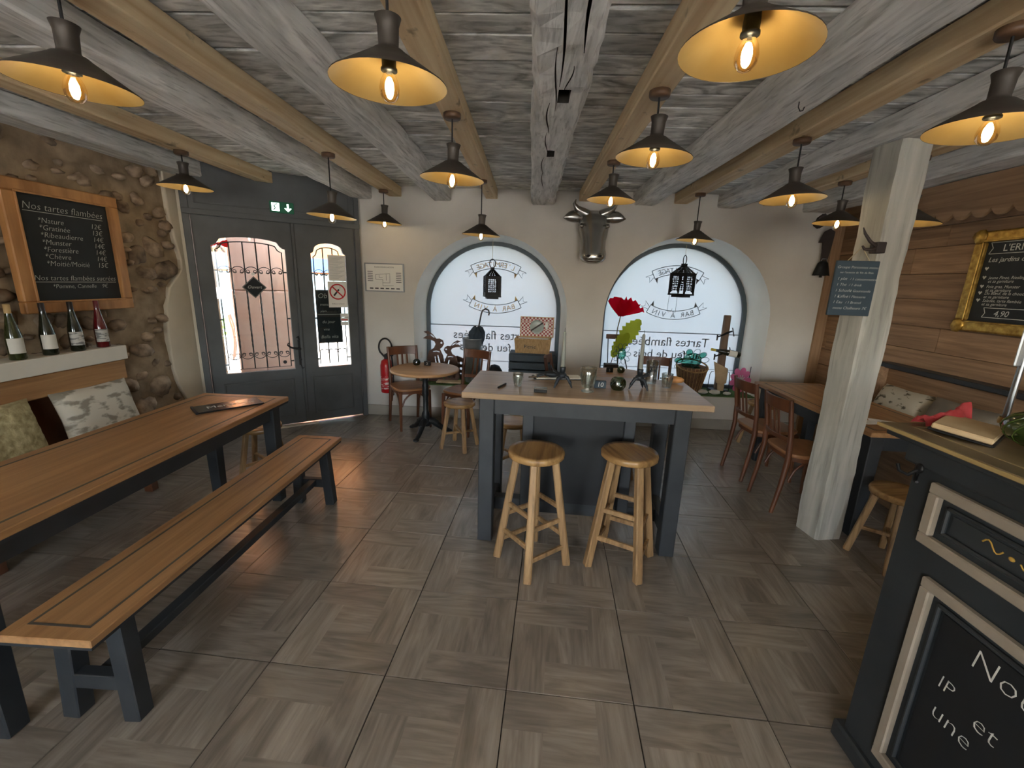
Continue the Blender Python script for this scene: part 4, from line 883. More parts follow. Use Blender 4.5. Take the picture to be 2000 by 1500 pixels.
# silver cow head
t = thing('cow_head', 'shiny silver cow head mounted on the wall between the arched windows', 'wall ornament', (.630, YW, 2.10))
S = [(.255, .085, .0, .05), (.235, .12, .0, .10), (.18, .145, .0, .15), (.10, .160, .0, .185), (.03, .152, .0, .205), (-.06, .132, .02, .235), (-.13, .128, .05, .26), (-.19, .138, .07, .285), (-.235, .134, .09, .29), (-.268, .105, .11, .275), (-.288, .05, .15, .24)]
rg = []
for z, hw, y0, y1 in S:
    ring = []
    for k in range(22):
        a = 2 * pi * k / 22; c, s = math.cos(a), math.sin(a); yy = (y0 + y1) / 2 - (y1 - y0) / 2 * s; ring.append((hw * (abs(c) ** .75) * (1 if c > 0 else -1), -yy, z))
    rg.append(ring)
MB().loft(rg).build('head', silver_m, t)
for s in (-1, 1):
    MB().tube([(s * .07, -.07, .21), (s * .13, -.08, .235), (s * .185, -.09, .265), (s * .215, -.10, .31), (s * .20, -.105, .35)], [.050, .044, .032, .018, .004], 12).build('horn', silver_m, t)
    rr = []; e = V((s, 0, .12)).normalized()
    for k in range(9):
        u = k / 8; w_ = .058 * math.sin(pi * min(1, u * .92 + .08)) ** .8 + .004; c = V((s * (.12 + .20 * u), -.09 - .02 * u, .165 + .02 * math.sin(u * 3)))
        rr.append([c + V((0, -.02 * math.cos(a) - .015 * (1 - abs(math.sin(a))), w_ * math.sin(a))) for a in [2 * pi * q / 10 for q in range(10)]])
    MB().loft(rr).build('ear', silver_m, t)
    MB().ball((s * .135, -.16, .085), .024, .020, .018).build('eye', silver_m, t); MB().tube([(s * .155, -.13, .10), (s * .138, -.178, .115), (s * .10, -.195, .108)], [.006, .010, .006], 6).build('eyelid', silver_m, t)
    MB().ball((s * .062, -.278, -.21), .032, .020, .022).build('nostril_wing', silver_m, t); MB().ball((s * .06, -.295, -.214), .016, .008, .012).build('nostril', iron_m, t)
MB().tube([(-.07, -.262, -.258), (-.03, -.285, -.262), (.03, -.285, -.262), (.07, -.262, -.258)], .006, 6).build('mouth', silver_m, t)
# cowbell on a wide leather strap
t = thing('cowbell', 'old cowbell on a dark leather strap hanging beside the plank wall', 'cowbell', (3.06, YW - .05, 1.77))
MB().lathe([(.088, 0), (.085, .006), (.066, .075), (.052, .125), (.035, .145), (0, .15)], 20, T=MX.Diagonal((1, .6, 1, 1))).build('bell', castiron_m, t); MB().cyl((0, 0, .01), (0, 0, -.02), .012).build('clapper', iron_m, t)
lea = mat('leather', '#2a2220', '#3a302b', .6, (9, 9, 9), bump=.3); MB().plate([[(-.03, .14), (.03, .14), (.045, .24), (.055, .36), (.06, .44), (.01, .47), (-.045, .44), (-.085, .33), (-.045, .33), (-.035, .24)]], .012).build('strap', lea, t); MB().tube([(-.03, 0, .14), (-.02, -.01, .17), (.02, -.01, .17), (.03, 0, .14)], .005, 6).build('buckle', metal_m, t)
tag(place(MB().plate([[(-.05, -.03), (-.02, .05), (.03, .09), (.07, .05), (.06, -.02), (.0, -.06)]], .04).build('carved_mask', lea, bevel=.01, seg=2), (2.96, YW - .025, 2.30)), 'small dark carved ornament high on the wall above the cowbell', 'ornament')

# ================================================================== chalkboard on the post
t = thing('hanging_chalkboard', 'small slate chalkboard with group menu hanging from a hook on the post', 'chalkboard', (1.806, 2.535, 1.625), rad(-3))
MB().box(-.112, .112, -.008, .008, -.150, .150).build('board', slate_m, t, bevel=.003)
m = MB(); rw = [('Groupe Personnes menu', 0, .108, .021, 'CENTER'), ('sur l’assiette de Vin du Rhin', 0, .082, .0155, 'CENTER')]
for k, (a, b) in enumerate((('1 plat', '1 consommation'), ('1 Thé', '1 drink'), ('1 Schorle', '1 Gourmande'), ('1 Kaffee', '1 Pâtisserie'), ('1 Eau', '1 Bretzel'))): rw += [(a, -.095, .045 - .032 * k, .023, 'LEFT'), ('/ ' + b, -.028, .045 - .032 * k, .0195, 'LEFT')]
rw += [('menu Chalheure 7€', 0, -.115, .022, 'CENTER')]; chalk_rows(t, rw, -.0086)
string_m = mat('string', '#b9ac8e', rough=.9)
MB().tube([(-.055, 0, .15), (.012, .01, .225), (.06, 0, .15)], .0022, 5).build('string', string_m, t)
t = thing('coat_hook', 'dark antler shaped hook screwed to the post above the slate', 'hook', (1.93, 2.575, 1.85))
MB().box(-.03, .02, -.03, .03, -.03, .03).build('plate', lea, t, bevel=.004); MB().tube([(-.02, -.01, 0), (-.06, -.03, -.015), (-.10, -.035, -.012), (-.115, -.035, .005)], [.011, .010, .008, .005], 7).tube([(-.03, -.015, .01), (-.075, -.03, .03), (-.115, -.035, .07), (-.13, -.035, .10)], [.010, .009, .007, .003], 7).build('prongs', lea, t)
# gilt framed board on the plank wall
t = thing('gilt_board', 'chalkboard with ornate gilt frame on the brown plank wall', 'chalkboard', (XR - .05, 2.99, 1.705), rad(-90))  # faces -x
MB().box(-.28, .28, 0, .02, -.275, .275).build('board', black_m, t)
for a, b, c, d in ((-.345, .345, .27, .345), (-.345, .345, -.345, -.27), (-.345, -.27, -.27, .27), (.27, .345, -.27, .27)): MB().box(a, b, -.028, .025, c, d).build('frame_bar', gold_m, t, bevel=.014, seg=3)
m = MB(); frame4(m, .565, .565, .012, -.036, -.02); m.build('inner_bead', gold_m, t, bevel=.003)
for sx in (-1, 1):
    for sz in (-1, 1): MB().ball((sx * .308, -.03, sz * .308), .05, .018, .05, 10, 6, jit=.12, rng=rnd).build('corner_ornament', gold_m, t)
m = MB(); chalk_lines(m, [('Les jardins de', -.24, .135, .045, 'LEFT')], -.001)
m.text("L'ERMITAGE", .062, T=T3(0, -.001, .205), th=.0004)
for k, (z, s_) in enumerate(((.08, ''), (.02, 'jeune Pinot, Riesling'), (-.04, 'Foie gras, Munster'), (-.085, 'Du Bœuf, de la choucroute'), (-.135, 'Salades, tarte flambée'))):
    for dz, bd in ((0, s_), (-.024, s_ and 'et sa garniture')):
        if bd: m.text(bd, .028, T=T3(-.205, -.001, z + dz), shear=.25, align='LEFT')
    hx, hz = -.235, z + .012; m.prism([(hx, hz - .014), (hx + .014, hz + .004), (hx + .007, hz + .011), (hx, hz + .004), (hx - .007, hz + .011), (hx - .014, hz + .004)], -.0014, -.0008)
for a, b in (((-.25, .19), (.25, .19)), ((-.25, .265), (.25, .265)), ((-.25, .19), (-.23, .228)), ((-.23, .228), (-.25, .265)), ((-.18, -.24), (.18, -.24)), ((-.18, -.175), (.18, -.175)), ((-.18, -.24), (-.165, -.21)), ((-.165, -.21), (-.18, -.175))): m.bar((a[0], -.001, a[1]), (b[0], -.001, b[1]), .004, .001, up=(0, 1, 0))
m.text('4,90', .055, T=T3(-.06, -.001, -.228), shear=.2); m.build('chalk_writing', chalk_m, t)

# ================================================================== lanterns in the windows
def lantern(label, loc, rz, w_, h):
    t = thing('hanging_lantern', label, 'lantern', loc, rz, 'filigree metal lanterns hung in the arched windows'); r = w_ / 2; rl = random.Random(3)
    holes = []
    nx, nz_ = 5, 7
    for i in range(nx):
        for j in range(nz_):
            cx = -w_ * .36 + w_ * .72 * (i + .5) / nx + rl.uniform(-.0018, .0018); cz = -h * .36 + h * .72 * (j + .5) / nz_; s = w_ * .72 / nx * rl.uniform(.44, .60); a0 = rl.uniform(0, 6)
            holes.append([(cx + s * math.cos(a0 + q * 2 * pi / 5) * rl.uniform(.75, .95), cz + s * math.sin(a0 + q * 2 * pi / 5) * rl.uniform(.75, .95)) for q in range(5)])
    pm = MB().plate([[(-r, -h / 2), (r, -h / 2), (r, h / 2), (-r, h / 2)]] + holes, .002).mesh('filigree_panel')
    for k in range(4):
        o = link('filigree_panel', pm, iron_m, t); a = k * pi / 2; o.location = (r * math.sin(a), -r * math.cos(a), 0); o.rotation_euler = (0, 0, a)
    rh = h * .36; tw = w_ * .10; hl = [[(x * .55, z) for x, z in q] for q in []]
    rl2 = random.Random(5); hs = []
    for i in range(4):
        for j in range(4 - i // 2):
            z = rh * (.14 + .19 * i); half = r * (1 - .82 * z / rh) * .8; c = -half + 2 * half * (j + .5) / (4 - i // 2); s = half / (4 - i // 2) * .62; hs.append([(c + s * math.cos(q * 2 * pi / 6), z + s * .8 * math.sin(q * 2 * pi / 6)) for q in range(6)])
    ln = math.hypot(rh, r - tw); sl = [[(x, z * ln / rh) for x, z in q] for q in hs]
    rm = MB().plate([[(-r, 0), (r, 0), (tw, ln), (-tw, ln)]] + sl, .002).mesh('roof_panel'); tilt = math.atan2(r - tw, rh)
    for k in range(4):
        o = link('roof_panel', rm, iron_m, t); a = k * pi / 2; o.location = (r * math.sin(a), -r * math.cos(a), h / 2); o.rotation_mode = 'XYZ'; o.rotation_euler = (-tilt, 0, a)
    for sx in (-1, 1):
        for sy in (-1, 1): MB().box(sx * r - .008, sx * r + .008, sy * r - .008, sy * r + .008, -h / 2, h / 2).build('corner_post', iron_m, t)
    MB().box(-r - .010, r + .010, -r - .010, r + .010, -h / 2 - .018, -h / 2).box(-r * .8, r * .8, -r * .8, r * .8, -h / 2 - .04, -h / 2 - .018).build('base', iron_m, t)
    MB().box(-tw * 1.3, tw * 1.3, -tw * 1.3, tw * 1.3, h / 2 + rh - .004, h / 2 + rh + .022).build('cap', iron_m, t)
    cr = .042; MB().tube([(cr * .8 * math.cos(2 * pi * k / 20), 0, h / 2 + rh + .02 + cr + cr * 1.15 * math.sin(2 * pi * k / 20)) for k in range(20)], .005, 6, True).build('ring', iron_m, t)
    MB().tube([(0, 0, h / 2 + rh + .02 + cr * 2.1), (0, 0, 2.06 - loc[2])], .002, 5).build('string', string_m, t); return t
lantern('black filigree metal lantern hanging in the first arched window', (-.445, 5.02, 1.55), rad(14), .165, .215)
lantern('black filigree metal lantern turned cornerwise in the second arched window', (1.705, 5.02, 1.645), rad(40), .185, .225)
t = thing('wire_hook', 'thin bent wire hanging under the second lantern', 'wire', (1.66, 5.06, 1.42)); MB().tube([(-.07, 0, .12), (-.075, 0, -.08), (-.06, 0, -.10), (-.03, 0, -.09), (-.02, 0, -.06)], .002, 5).tube([(.02, 0, .12), (.02, 0, -.10), (.0, 0, -.11), (-.012, 0, -.09)], .002, 5).build('wires', iron_m, t)
# ================================================================== things on the high table
ZT = .9805
clear_g = clear('clear_glass', '#f1f5f3', .16); green_g = clear('green_glass', '#8fae8c', .14, .08); dkgreen = glass('bottle_green_glass', '#2e4a26', .08)
claw_m = mat('claw_metal', '#23282d', '#31373d', .5, (12, 12, 12), metal=.5, bump=.3); candle_m = mat('candle', '#7d8078', '#8e9188', .6, (4, 4, 4)); wick_m = mat('wick', '#1a1a1a', rough=.9)
t = thing('pen', 'dark pen lying near the left edge of the high table', 'pen', (-.148, 2.515, ZT + .006), rad(70)); MB().cyl((-.06, 0, 0), (.05, 0, 0), .006, n=10).build('barrel', iron_m, t); MB().cyl((.05, 0, 0), (.068, 0, 0), .0055, .001, n=10).build('tip', metal_m, t); MB().bar((-.06, 0, .007), (-.02, 0, .007), .003, .002).build('clip', metal_m, t)
def tumbler(label, loc, r, h, rb, name='glass_tumbler', foot=False, fac=10):
    t = thing(name, label, 'glass', loc, 0, 'drinking glasses on the high table')
    z0 = 0
    if foot: MB().lathe([(0, 0), (rb * 1.05, 0), (rb * 1.05, .006), (rb * .45, .016), (rb * .4, .026), (rb * .6, .032), (0, .03)], 24).build('foot', clear_g, t); z0 = .03
    MB().lathe([(0, z0), (rb, z0), (rb * 1.02, z0 + .012), (r * .96, h * .72), (r, h), (r - .003, h), (r * .9, h * .72), (rb * .86, z0 + .02), (0, z0 + .016)], 28).build('bowl', clear_g, t)
    m = MB()
    for k in range(fac): a = 2 * pi * k / fac; m.tube([((rb * 1.03) * math.cos(a), (rb * 1.03) * math.sin(a), z0 + .012), (r * .965 * math.cos(a), r * .965 * math.sin(a), h * .7)], .0022, 5)
    m.build('facets', clear_g, t); return t
tumbler('small clear fluted tumbler on the high table beside the pen', (-.055, 2.545, ZT), .033, .082, .022)
tumbler('large clear footed glass in the middle of the high table', (.362, 2.475, ZT), .050, .145, .036, 'footed_glass', True, 12)
gr = tumbler('small clear glass holding a stick near the right end of the high table', (.885, 2.665, ZT), .036, .090, .026)
MB().cyl((.0, 0, .02), (.012, .01, .17), .003, n=8).build('stick', wick_m, gr)
t = thing('tall_tumbler', 'tall clear glass with a dark emblem on the far right of the high table', 'glass', (.815, 2.775, ZT)); MB().lathe([(0, 0), (.034, 0), (.036, .01), (.038, .15), (.0355, .15), (.033, .012), (0, .012)], 28).build('bowl', clear_g, t)
m = MB()
for k in range(5): a = rad(90 + 72 * k); m.ball((.016 * math.cos(a), -.037 + .004 * abs(math.cos(a)), .105 + .018 * math.sin(a)), .010, .0015, .010, 8, 5)
m.build('emblem', ink_m, t)
t = thing('tin_box', 'small dark tin box at the front edge of the high table', 'tin', (.082, 2.418, ZT), BT); MB().box(-.038, .038, -.020, .020, 0, .018).build('body', iron_m, t, bevel=.003); MB().box(-.039, .039, -.021, .021, .018, .026).build('lid', mat('tin_lid', '#77726c', rough=.25, metal=.6), t, bevel=.002)
t = thing('clipboard_pad', 'clipboard with white paper lying behind the claw candle holder', 'clipboard', (.205, 2.815, ZT), rad(8)); MB().box(-.165, .165, -.06, .075, 0, .004).build('board', iron_m, t); MB().box(-.15, .16, -.05, .07, .004, .0075).build('paper', paper_m, t); MB().cyl((-.20, -.03, .011), (-.07, .0, .011), .005, n=8).build('pencil', mat('pencil', '#5b4a38', rough=.5), t)
t = thing('number_card', 'small dark table number card reading 10 on the high table', 'card', (.452, 2.580, ZT), BT); MB().box(-.036, .036, -.012, .012, 0, .046).build('block', slate_m, t, bevel=.002); m = MB(); m.text('10', .040, T=T3(0, -.0123, .010), shear=.1, th=.0002); m.build('lettering', chalk_m, t)
def votive(label, loc, s=1.0):
    t = thing('votive_glass', label, 'votive', loc, 0, 'green glass votives'); MB().lathe([(0, 0), (.030 * s, 0), (.040 * s, .012 * s), (.044 * s, .034 * s), (.036 * s, .060 * s), (.030 * s, .072 * s), (.027 * s, .072 * s), (.033 * s, .058 * s), (.040 * s, .034 * s), (.034 * s, .014 * s), (0, .008 * s)], 28).build('bowl', green_g, t)
    m = MB()
    for k in range(14): a = 2 * pi * k / 14; m.tube([((.045 * s * math.sin(pi * (.15 + .7 * q / 6)) ** .35) * math.cos(a + q * .18), (.045 * s * math.sin(pi * (.15 + .7 * q / 6)) ** .35) * math.sin(a + q * .18), s * (.006 + .06 * q / 6)) for q in range(7)], .0018 * s, 4)
    m.build('ribs', green_g, t); return t
votive('round green ribbed glass votive on the high table', (.556, 2.555, ZT), 1.05)
votive('small green glass votive on the round table beside the door', (-1.175, 4.40, .7105), .85); votive('small green glass votive on the round table behind the high table', (.970, 4.38, .7205), .85)
for lb, loc in (('small dark number block on the round table beside the door', (-1.06, 4.40, .7105)), ('small dark number block on the round table behind the high table', (.855, 4.385, .7205))):
    t = thing('number_block', lb, 'card', loc, rad(-10), 'dark table number blocks'); MB().box(-.035, .035, -.012, .012, 0, .046).build('block', iron_m, t, bevel=.002); m = MB(); m.text('2' if loc[0] < 0 else '5', .036, T=T3(0, -.0123, .011), th=.0002); m.build('lettering', chalk_m, t)
def claw(label, loc, rz, flip):
    t = thing('claw_candlestick', label, 'candlestick', loc, rz, 'bird claw candlesticks with tall candles'); s = -1 if flip else 1
    legs = (((.0, 0, .068), (-.028, -.01, .066), (-.046, -.018, .035), (-.058, -.022, .003)), ((.0, 0, .068), (.028, -.018, .060), (.040, -.026, .030), (.052, -.034, .003)), ((.0, 0, .068), (.014, .028, .055), (.024, .04, .026), (.028, .05, .003)))
    for L in legs: MB().tube([(s * a, b, c) for a, b, c in L], [.015, .012, .009, .004], 8).ball((s * L[2][0], L[2][1], L[2][2]), .011, .011, .011, 8, 5).build('talon', claw_m, t)
    MB().ball((0, 0, .075), .027, .024, .020).build('palm', claw_m, t)
    for k in range(5): a = rad(-50 + 42 * k); MB().tube([(s * .014, 0, .078), (s * (.034 + .006 * k), .022 * math.sin(a), .088 + .005 * k), (s * (.058 + .003 * k), .034 * math.sin(a), .096 + .009 * k)], [.009, .007, .003], 6).build('finger', claw_m, t)
    MB().lathe([(0, .085), (.016, .09), (.019, .125), (.015, .13), (0, .13)], 14).build('cup', claw_m, t)
    c = MB().lathe([(.0135, .125), (.0130, .18), (.0085, .335), (.003, .343), (0, .344)], 14).build('candle', candle_m, t); MB().cyl((0, 0, .342), (.001, 0, .365), .0013, n=6).build('wick', wick_m, c); return t
claw('black bird claw candlestick left of the big footed glass', (.215, 2.555, ZT), rad(5), True); claw('black bird claw candlestick right of the green votive', (.690, 2.585, ZT), rad(-10), False)
t = thing('dark_figurine', 'small dark beetle shaped ornament on the clipboard', 'ornament', (.165, 2.80, ZT + .008)); MB().ball((0, 0, .022), .055, .03, .022).ball((.065, 0, .022), .03, .025, .019).build('body', claw_m, t); MB().tube([(-.05, .01, .02), (-.09, .02, .01), (-.10, .02, .002)], .006, 6).tube([(-.05, -.02, .02), (-.09, -.03, .01), (-.10, -.03, .002)], .006, 6).build('legs', claw_m, t)
t = thing('salt_mill', 'brown rounded wooden mill lying on the far right corner of the high table', 'mill', (.985, 2.80, ZT + .024), rad(-20)); MB().lathe([(0, -.06), (.012, -.058), (.022, -.03), (.024, .0), (.018, .035), (.010, .05), (0, .052)], 18, T=MX.Rotation(rad(90), 4, 'Y')).build('body', oak_m, t); MB().cyl((-.055, 0, 0), (-.10, 0, 0), .006, .004).build('handle', iron_m, t)

# ================================================================== window sill, first window
SZ = SILL + .001
grass_m = mat('fake_grass', '#3f5d33', '#5f8048', .95, (60, 60, 60), bump=1.0); rust_m = mat('rusty_steel', '#4a342a', '#62463a', .7, (12, 12, 12)); slab_m = mat('pale_wood', '#b59c78', '#cdb592', .7, (14, 2, 14))
wicker_m = mat('wicker', '#9c7c52', '#c9a878', .7, (60, 60, 20), bump=.5); dgreen_m = mat('crate_paint', '#24313a', '#2f3d46', .6, (9, 9, 9), bump=.15); check_m = mat('red_check', '#e2dad0', rough=.9); _n = check_m.node_tree.nodes; _k = _n.new('ShaderNodeTexChecker'); _k.inputs['Scale'].default_value = 45; _k.inputs['Color1'].default_value = srgb('#a04a48'); _k.inputs['Color2'].default_value = srgb('#e2dad0'); _t = _n.new('ShaderNodeTexCoord'); check_m.node_tree.links.new(_t.outputs['Object'], _k.inputs[0]); check_m.node_tree.links.new(_k.outputs[0], _n['Principled BSDF'].inputs[0])
def mat_sheet(label, x0, x1): 
    m = MB(); n = 26; m.box(x0, x1, YW + .01, 5.26, SZ, SZ + .010)
    for k in range(900):
        x = rnd.uniform(x0 + .004, x1 - .004); y = rnd.uniform(YW + .012, 5.255); a = rnd.uniform(0, 6.28); m.add([(x - .003 * math.cos(a), y - .003 * math.sin(a), SZ + .009), (x + .003 * math.cos(a), y + .003 * math.sin(a), SZ + .009), (x + rnd.uniform(-.006, .006), y + rnd.uniform(-.006, .006), SZ + .022)], [(0, 1, 2)])
    return tag(m.build('grass_mat', grass_m), label, 'grass mat')
mat_sheet('green artificial grass mat on the sill of the first arched window', -1.30, .40); mat_sheet('green artificial grass mat on the sill of the second arched window', .84, 2.63)
SZ = SILL + .018
def hare(label, loc, rz, s, flip):
    f = -1 if flip else 1; t = thing('hare_silhouette', label, 'hare figure', loc, rz, 'rusty steel hare silhouettes')
    out = [(-.10, 0), (.09, 0), (.085, .05), (.105, .16), (.085, .28), (.05, .355), (.075, .375), (.098, .415), (.085, .455), (.045, .475), (.01, .47), (-.03, .52), (-.085, .555), (-.135, .545), (-.06, .50), (-.10, .50), (-.145, .47), (-.07, .46), (-.015, .44), (.0, .41), (-.02, .365), (-.075, .33), (-.10, .24), (-.085, .19), (-.105, .12), (-.12, .05)]
    h1 = [(.008, .03), (.05, .035), (.052, .20), (.03, .285), (.018, .28), (.036, .19), (.034, .06), (.016, .055), (.010, .20), (-.004, .27), (-.012, .265), (-.002, .19)]
    h2 = [(.066 + .012 * math.cos(a), .425 + .012 * math.sin(a)) for a in [2 * pi * k / 8 for k in range(8)]]; h3 = [(-.03, .318), (.01, .325), (.045, .315), (.045, .325), (.01, .335), (-.03, .328)]
    h4 = [(-.045, .497), (-.02, .482), (-.008, .482), (-.04, .512), (-.085, .530)]; h5 = [(-.06, .03), (-.02, .03), (-.03, .08), (-.05, .09), (-.065, .07)]
    MB().plate([[(f * x * s, z * s) for x, z in q] for q in (out, h1, h2, h3, h4, h5)], .004).build('figure', rust_m, t)
    MB().box(-.09 * s, .09 * s, -.05, .05, -.012, .0).build('foot_plate', rust_m, t); return t
hare('large rusty steel hare silhouette at the edge of the first window, looking towards the bucket', (-1.11, 5.03, SZ + .012), 0, 1.06, False); hare('smaller rusty steel hare silhouette with dress, facing the large hare', (-.925, 5.03, SZ + .012), 0, .88, True)
t = thing('scrolled_panel', 'small rusty openwork panel between the hares and the bucket', 'ornament', (-.875, 5.17, SZ)); hs = [arc(-.05 + .05 * (k % 3), .06 + .07 * (k // 3), .017, 0, 330, 9) for k in range(9)]; MB().plate([[(-.085, .0), (.085, 0), (.085, .26), (.0, .29), (-.085, .25)]] + hs, .004).build('panel', rust_m, t)
tag(MB().box(-1.08, -.78, 4.89, 5.0, SZ, SZ + .022).build('wooden_slab', slab_m, bevel=.006), 'flat pale wooden slab in front of the hares', 'slab')
m = MB().ball((-1.23, 4.95, SZ + .03), .05, .04, .032, 9, 6, jit=.1, rng=rnd); tag(m.build('pebble', mat('white_stone', '#c9c7bf', '#dedcd4', .9, (20, 20, 20))), 'white stone at the left end of the first window sill', 'stone')
m = MB().lathe([(0, 0), (.085, 0), (.088, .006), (.125, .52), (.130, .525), (.128, .535), (.119, .53), (.083, .02), (0, .015)], 32); t = thing('zinc_bucket', 'tall tapering zinc bucket holding an umbrella in the first window', 'bucket', (-.665, 5.06, SZ)); m.build('body', zinc_m, t)
for s in (-1, 1): MB().tube([(s * .118, 0, .44), (s * .15, 0, .45), (s * .155, 0, .40), (s * .116, 0, .385)], .005, 6).build('handle', zinc_m, t)
t = thing('umbrella', 'closed dark umbrella with hooked handle standing in the zinc bucket', 'umbrella', (-.645, 5.06, SZ + .03), 0)
m = MB(); rg = []
for k, (z, r) in enumerate(((.0, .02), (.2, .04), (.40, .065), (.50, .085), (.56, .085), (.60, .06), (.615, .02))): rg.append([((r * (1 + .22 * math.cos(6 * a + k))) * math.cos(a) + .10 * (z / .6) * .3, (r * (1 + .22 * math.cos(6 * a + k))) * math.sin(a), z + (.035 * math.cos(5 * a) if z > .48 else 0)) for a in [2 * pi * q / 30 for q in range(30)]])
m.loft(rg).build('canopy', mat('umbrella_cloth', '#25303a', '#2f3b46', .8, (9, 9, 9)), t)
MB().tube([(.03, 0, .55), (.055, 0, .68), (.075, 0, .79), (.09, 0, .83), (.125, 0, .85), (.16, 0, .835), (.17, 0, .80), (.162, 0, .775)], .0095, 8).build('handle', mat('dark_cane', '#2a1f1c', rough=.4), t)
t = thing('felt_hat', 'round dark dome shaped hat on the sill behind the chair', 'hat', (-.40, 5.05, SZ)); MB().lathe([(.10, .0), (.102, .10), (.095, .15), (.06, .205), (0, .225)], 26).build('crown', castiron_m, t); MB().lathe([(.13, .0), (.13, .006), (.10, .012)], 26).build('brim', castiron_m, t)
t = thing('slatted_crate', 'dark painted slatted wooden crate standing under the picnic basket', 'crate', (.055, 5.07, SZ), rad(-2)); cw, cdp, ch = .27, .13, .375
for k in range(4):
    z = .012 + k * .094
    for s in (-1, 1): MB().box(-cw, cw, s * cdp - .006, s * cdp + .006, z, z + .078).build('slat', dgreen_m, t, bevel=.002)
    for s in (-1, 1): MB().box(s * cw - .006, s * cw + .006, -cdp + .007, cdp - .007, z, z + .078).build('slat', dgreen_m, t, bevel=.002)
for sx in (-1, 1):
    for sy in (-1, 1): MB().box(sx * (cw - .022) - .014, sx * (cw - .022) + .014, sy * (cdp - .021) - .014, sy * (cdp - .021) + .014, 0, ch).build('corner_batten', dgreen_m, t)
MB().box(-cw, cw, -cdp, cdp, ch, ch + .012).build('top_board', dgreen_m, t); MB().box(-.015, .035, -cdp - .0075, -cdp - .006, .10, .125).build('tag', paper_m, t)
t = thing('picnic_basket', 'open wicker picnic basket with plates in its checked lid', 'picnic basket', (.055, 5.07, SZ + ch + .0125), rad(-4)); bw, bd, bh = .205, .115, .165
o = [(-bw, -bd), (bw, -bd), (bw, bd), (-bw, bd)]; MB().loft([[(x * .94, y * .94, 0) for x, y in o], [(x * 1.02, y * 1.02, bh) for x, y in o], [(x * .96, y * .95, bh) for x, y in o], [(x * .9, y * .9, .015) for x, y in o]], smooth=False).build('body', wicker_m, t)
m = MB()
for k in range(34): u = -1 + 2 * k / 33; m.tube([(u * bw * .945, -bd * .95, .0), (u * bw * 1.02, -bd * 1.035, bh)], .0045, 5); m.tube([(u * bw * .945, bd * .95, .0), (u * bw * 1.02, bd * 1.035, bh)], .0045, 5)
for k in range(18): u = -1 + 2 * k / 17; m.tube([(bw * .95, u * bd * .94, 0), (bw * 1.03, u * bd, bh)], .0045, 5); m.tube([(-bw * .95, u * bd * .94, 0), (-bw * 1.03, u * bd, bh)], .0045, 5)
wv = m.build('weave', wicker_m, t); wv['kind'] = 'stuff'
MB().tube([(x * 1.03, y * 1.03, bh) for x, y in o] , .008, 6, True).build('rim', wicker_m, t)
TL = T3(.03, bd, bh + .004, rx=rad(-14)); MB().box(-bw, bw, 0, .02, 0, .245, T=TL).build('lid', wicker_m, t); MB().box(-bw + .01, bw - .01, -.004, 0, .01, .235, T=TL).build('lining', check_m, t)
MB().lathe([(0, 0), (.06, .002), (.085, .012), (.083, .016), (.058, .007), (0, .006)], 28, T=TL @ T3(.0, -.005, .12, rx=rad(90))).build('plate', mat('plate_grey', '#9ba39c', rough=.3), t); MB().bar((-.07, -.024, .07), (.07, -.024, .17), .018, .004, up=(0, 1, 0), T=TL).build('strap', lea, t)
MB().ball((.12, -.02, .14), .022, .016, .05, 10, 6, T=TL).build('napkin_roll', paper_m, t); MB().box(-.18, .18, -.09, .09, bh - .02, bh - .004).build('cloth', paper_m, t); m = MB(); m.text('Picnic', .06, T=T3(-.03, -bd * 1.06, .06), th=.001); m.build('lettering', dgreen_m, t); MB().tube([(bw * .95, -.02, bh), (bw * .8 + .05, bd * .9, bh + .16)], .003, 5).build('lid_stay', string_m, t)

# ================================================================== window sill, second window
t = thing('paper_poppy', 'giant red paper poppy with serrated yellow-green leaf in the second window', 'flower', (1.12, 5.06, SZ))
redp_m = sheer('poppy_petal', '#c8122a', .45); leafy_m = sheer('leaf_cloth', '#9da637')
MB().tube([(-.02, 0, 0), (-.05, .0, .3), (-.09, 0, .56), (-.085, 0, .70), (-.06, 0, .86)], .006, 7).build('stem', mat('stem_green', '#5a5230', rough=.8), t)
for k, (a0, wd, h, lean) in enumerate(((-25, .16, .22, -.07), (20, .18, .20, .10), (60, .17, .15, .17), (0, .15, .18, .03))):
    rr = []
    for i in range(9):
        u = i / 8; row = []
        for j in range(9):
            v_ = -1 + 2 * j / 8; ww = wd * (.25 + .75 * math.sin(min(1, u * 1.15) * pi / 2)) / 1.6; row.append((-.06 + lean * u ** 1.2 + v_ * ww + .006 * math.sin(9 * v_ + k), -.02 + .035 * k * u - .05 * u * (v_ * v_) + .008 * math.sin(7 * u + 5 * v_ + k), .85 + h * u * (1 - .18 * v_ * v_) + (.022 * math.sin(13 * v_ + 2 * k) if i == 8 else 0) - .18 * u * max(0, lean * 3) * v_ * .6))
        rr.append(row)
    MB().loft(rr, closed=False, caps=False).build('petal', redp_m, t)
rr = []
for i in range(15):
    u = i / 14; w_ = (.15 * math.sin(pi * (u * .93 + .05)) ** .7) * (1 if i % 2 else .72); c = V((-.07 + .23 * u, -.01 - .03 * u, .46 + .36 * u ** .8)); nrm = V((-.75, .15, .65)); rr.append([c + nrm * w_ * (-1 + 2 * j / 4) * .75 + V((0, -.015 * abs(-1 + 2 * j / 4), 0)) for j in range(5)])
MB().loft(rr, closed=False, caps=False).build('leaf', leafy_m, t); MB().loft([[V(p) + V((-.05, .02, -.12)) for p in [(q.x * .75 - .02, q.y, q.z * .8 + .12) for q in r]] for r in rr], closed=False, caps=False).build('leaf', leafy_m, t)
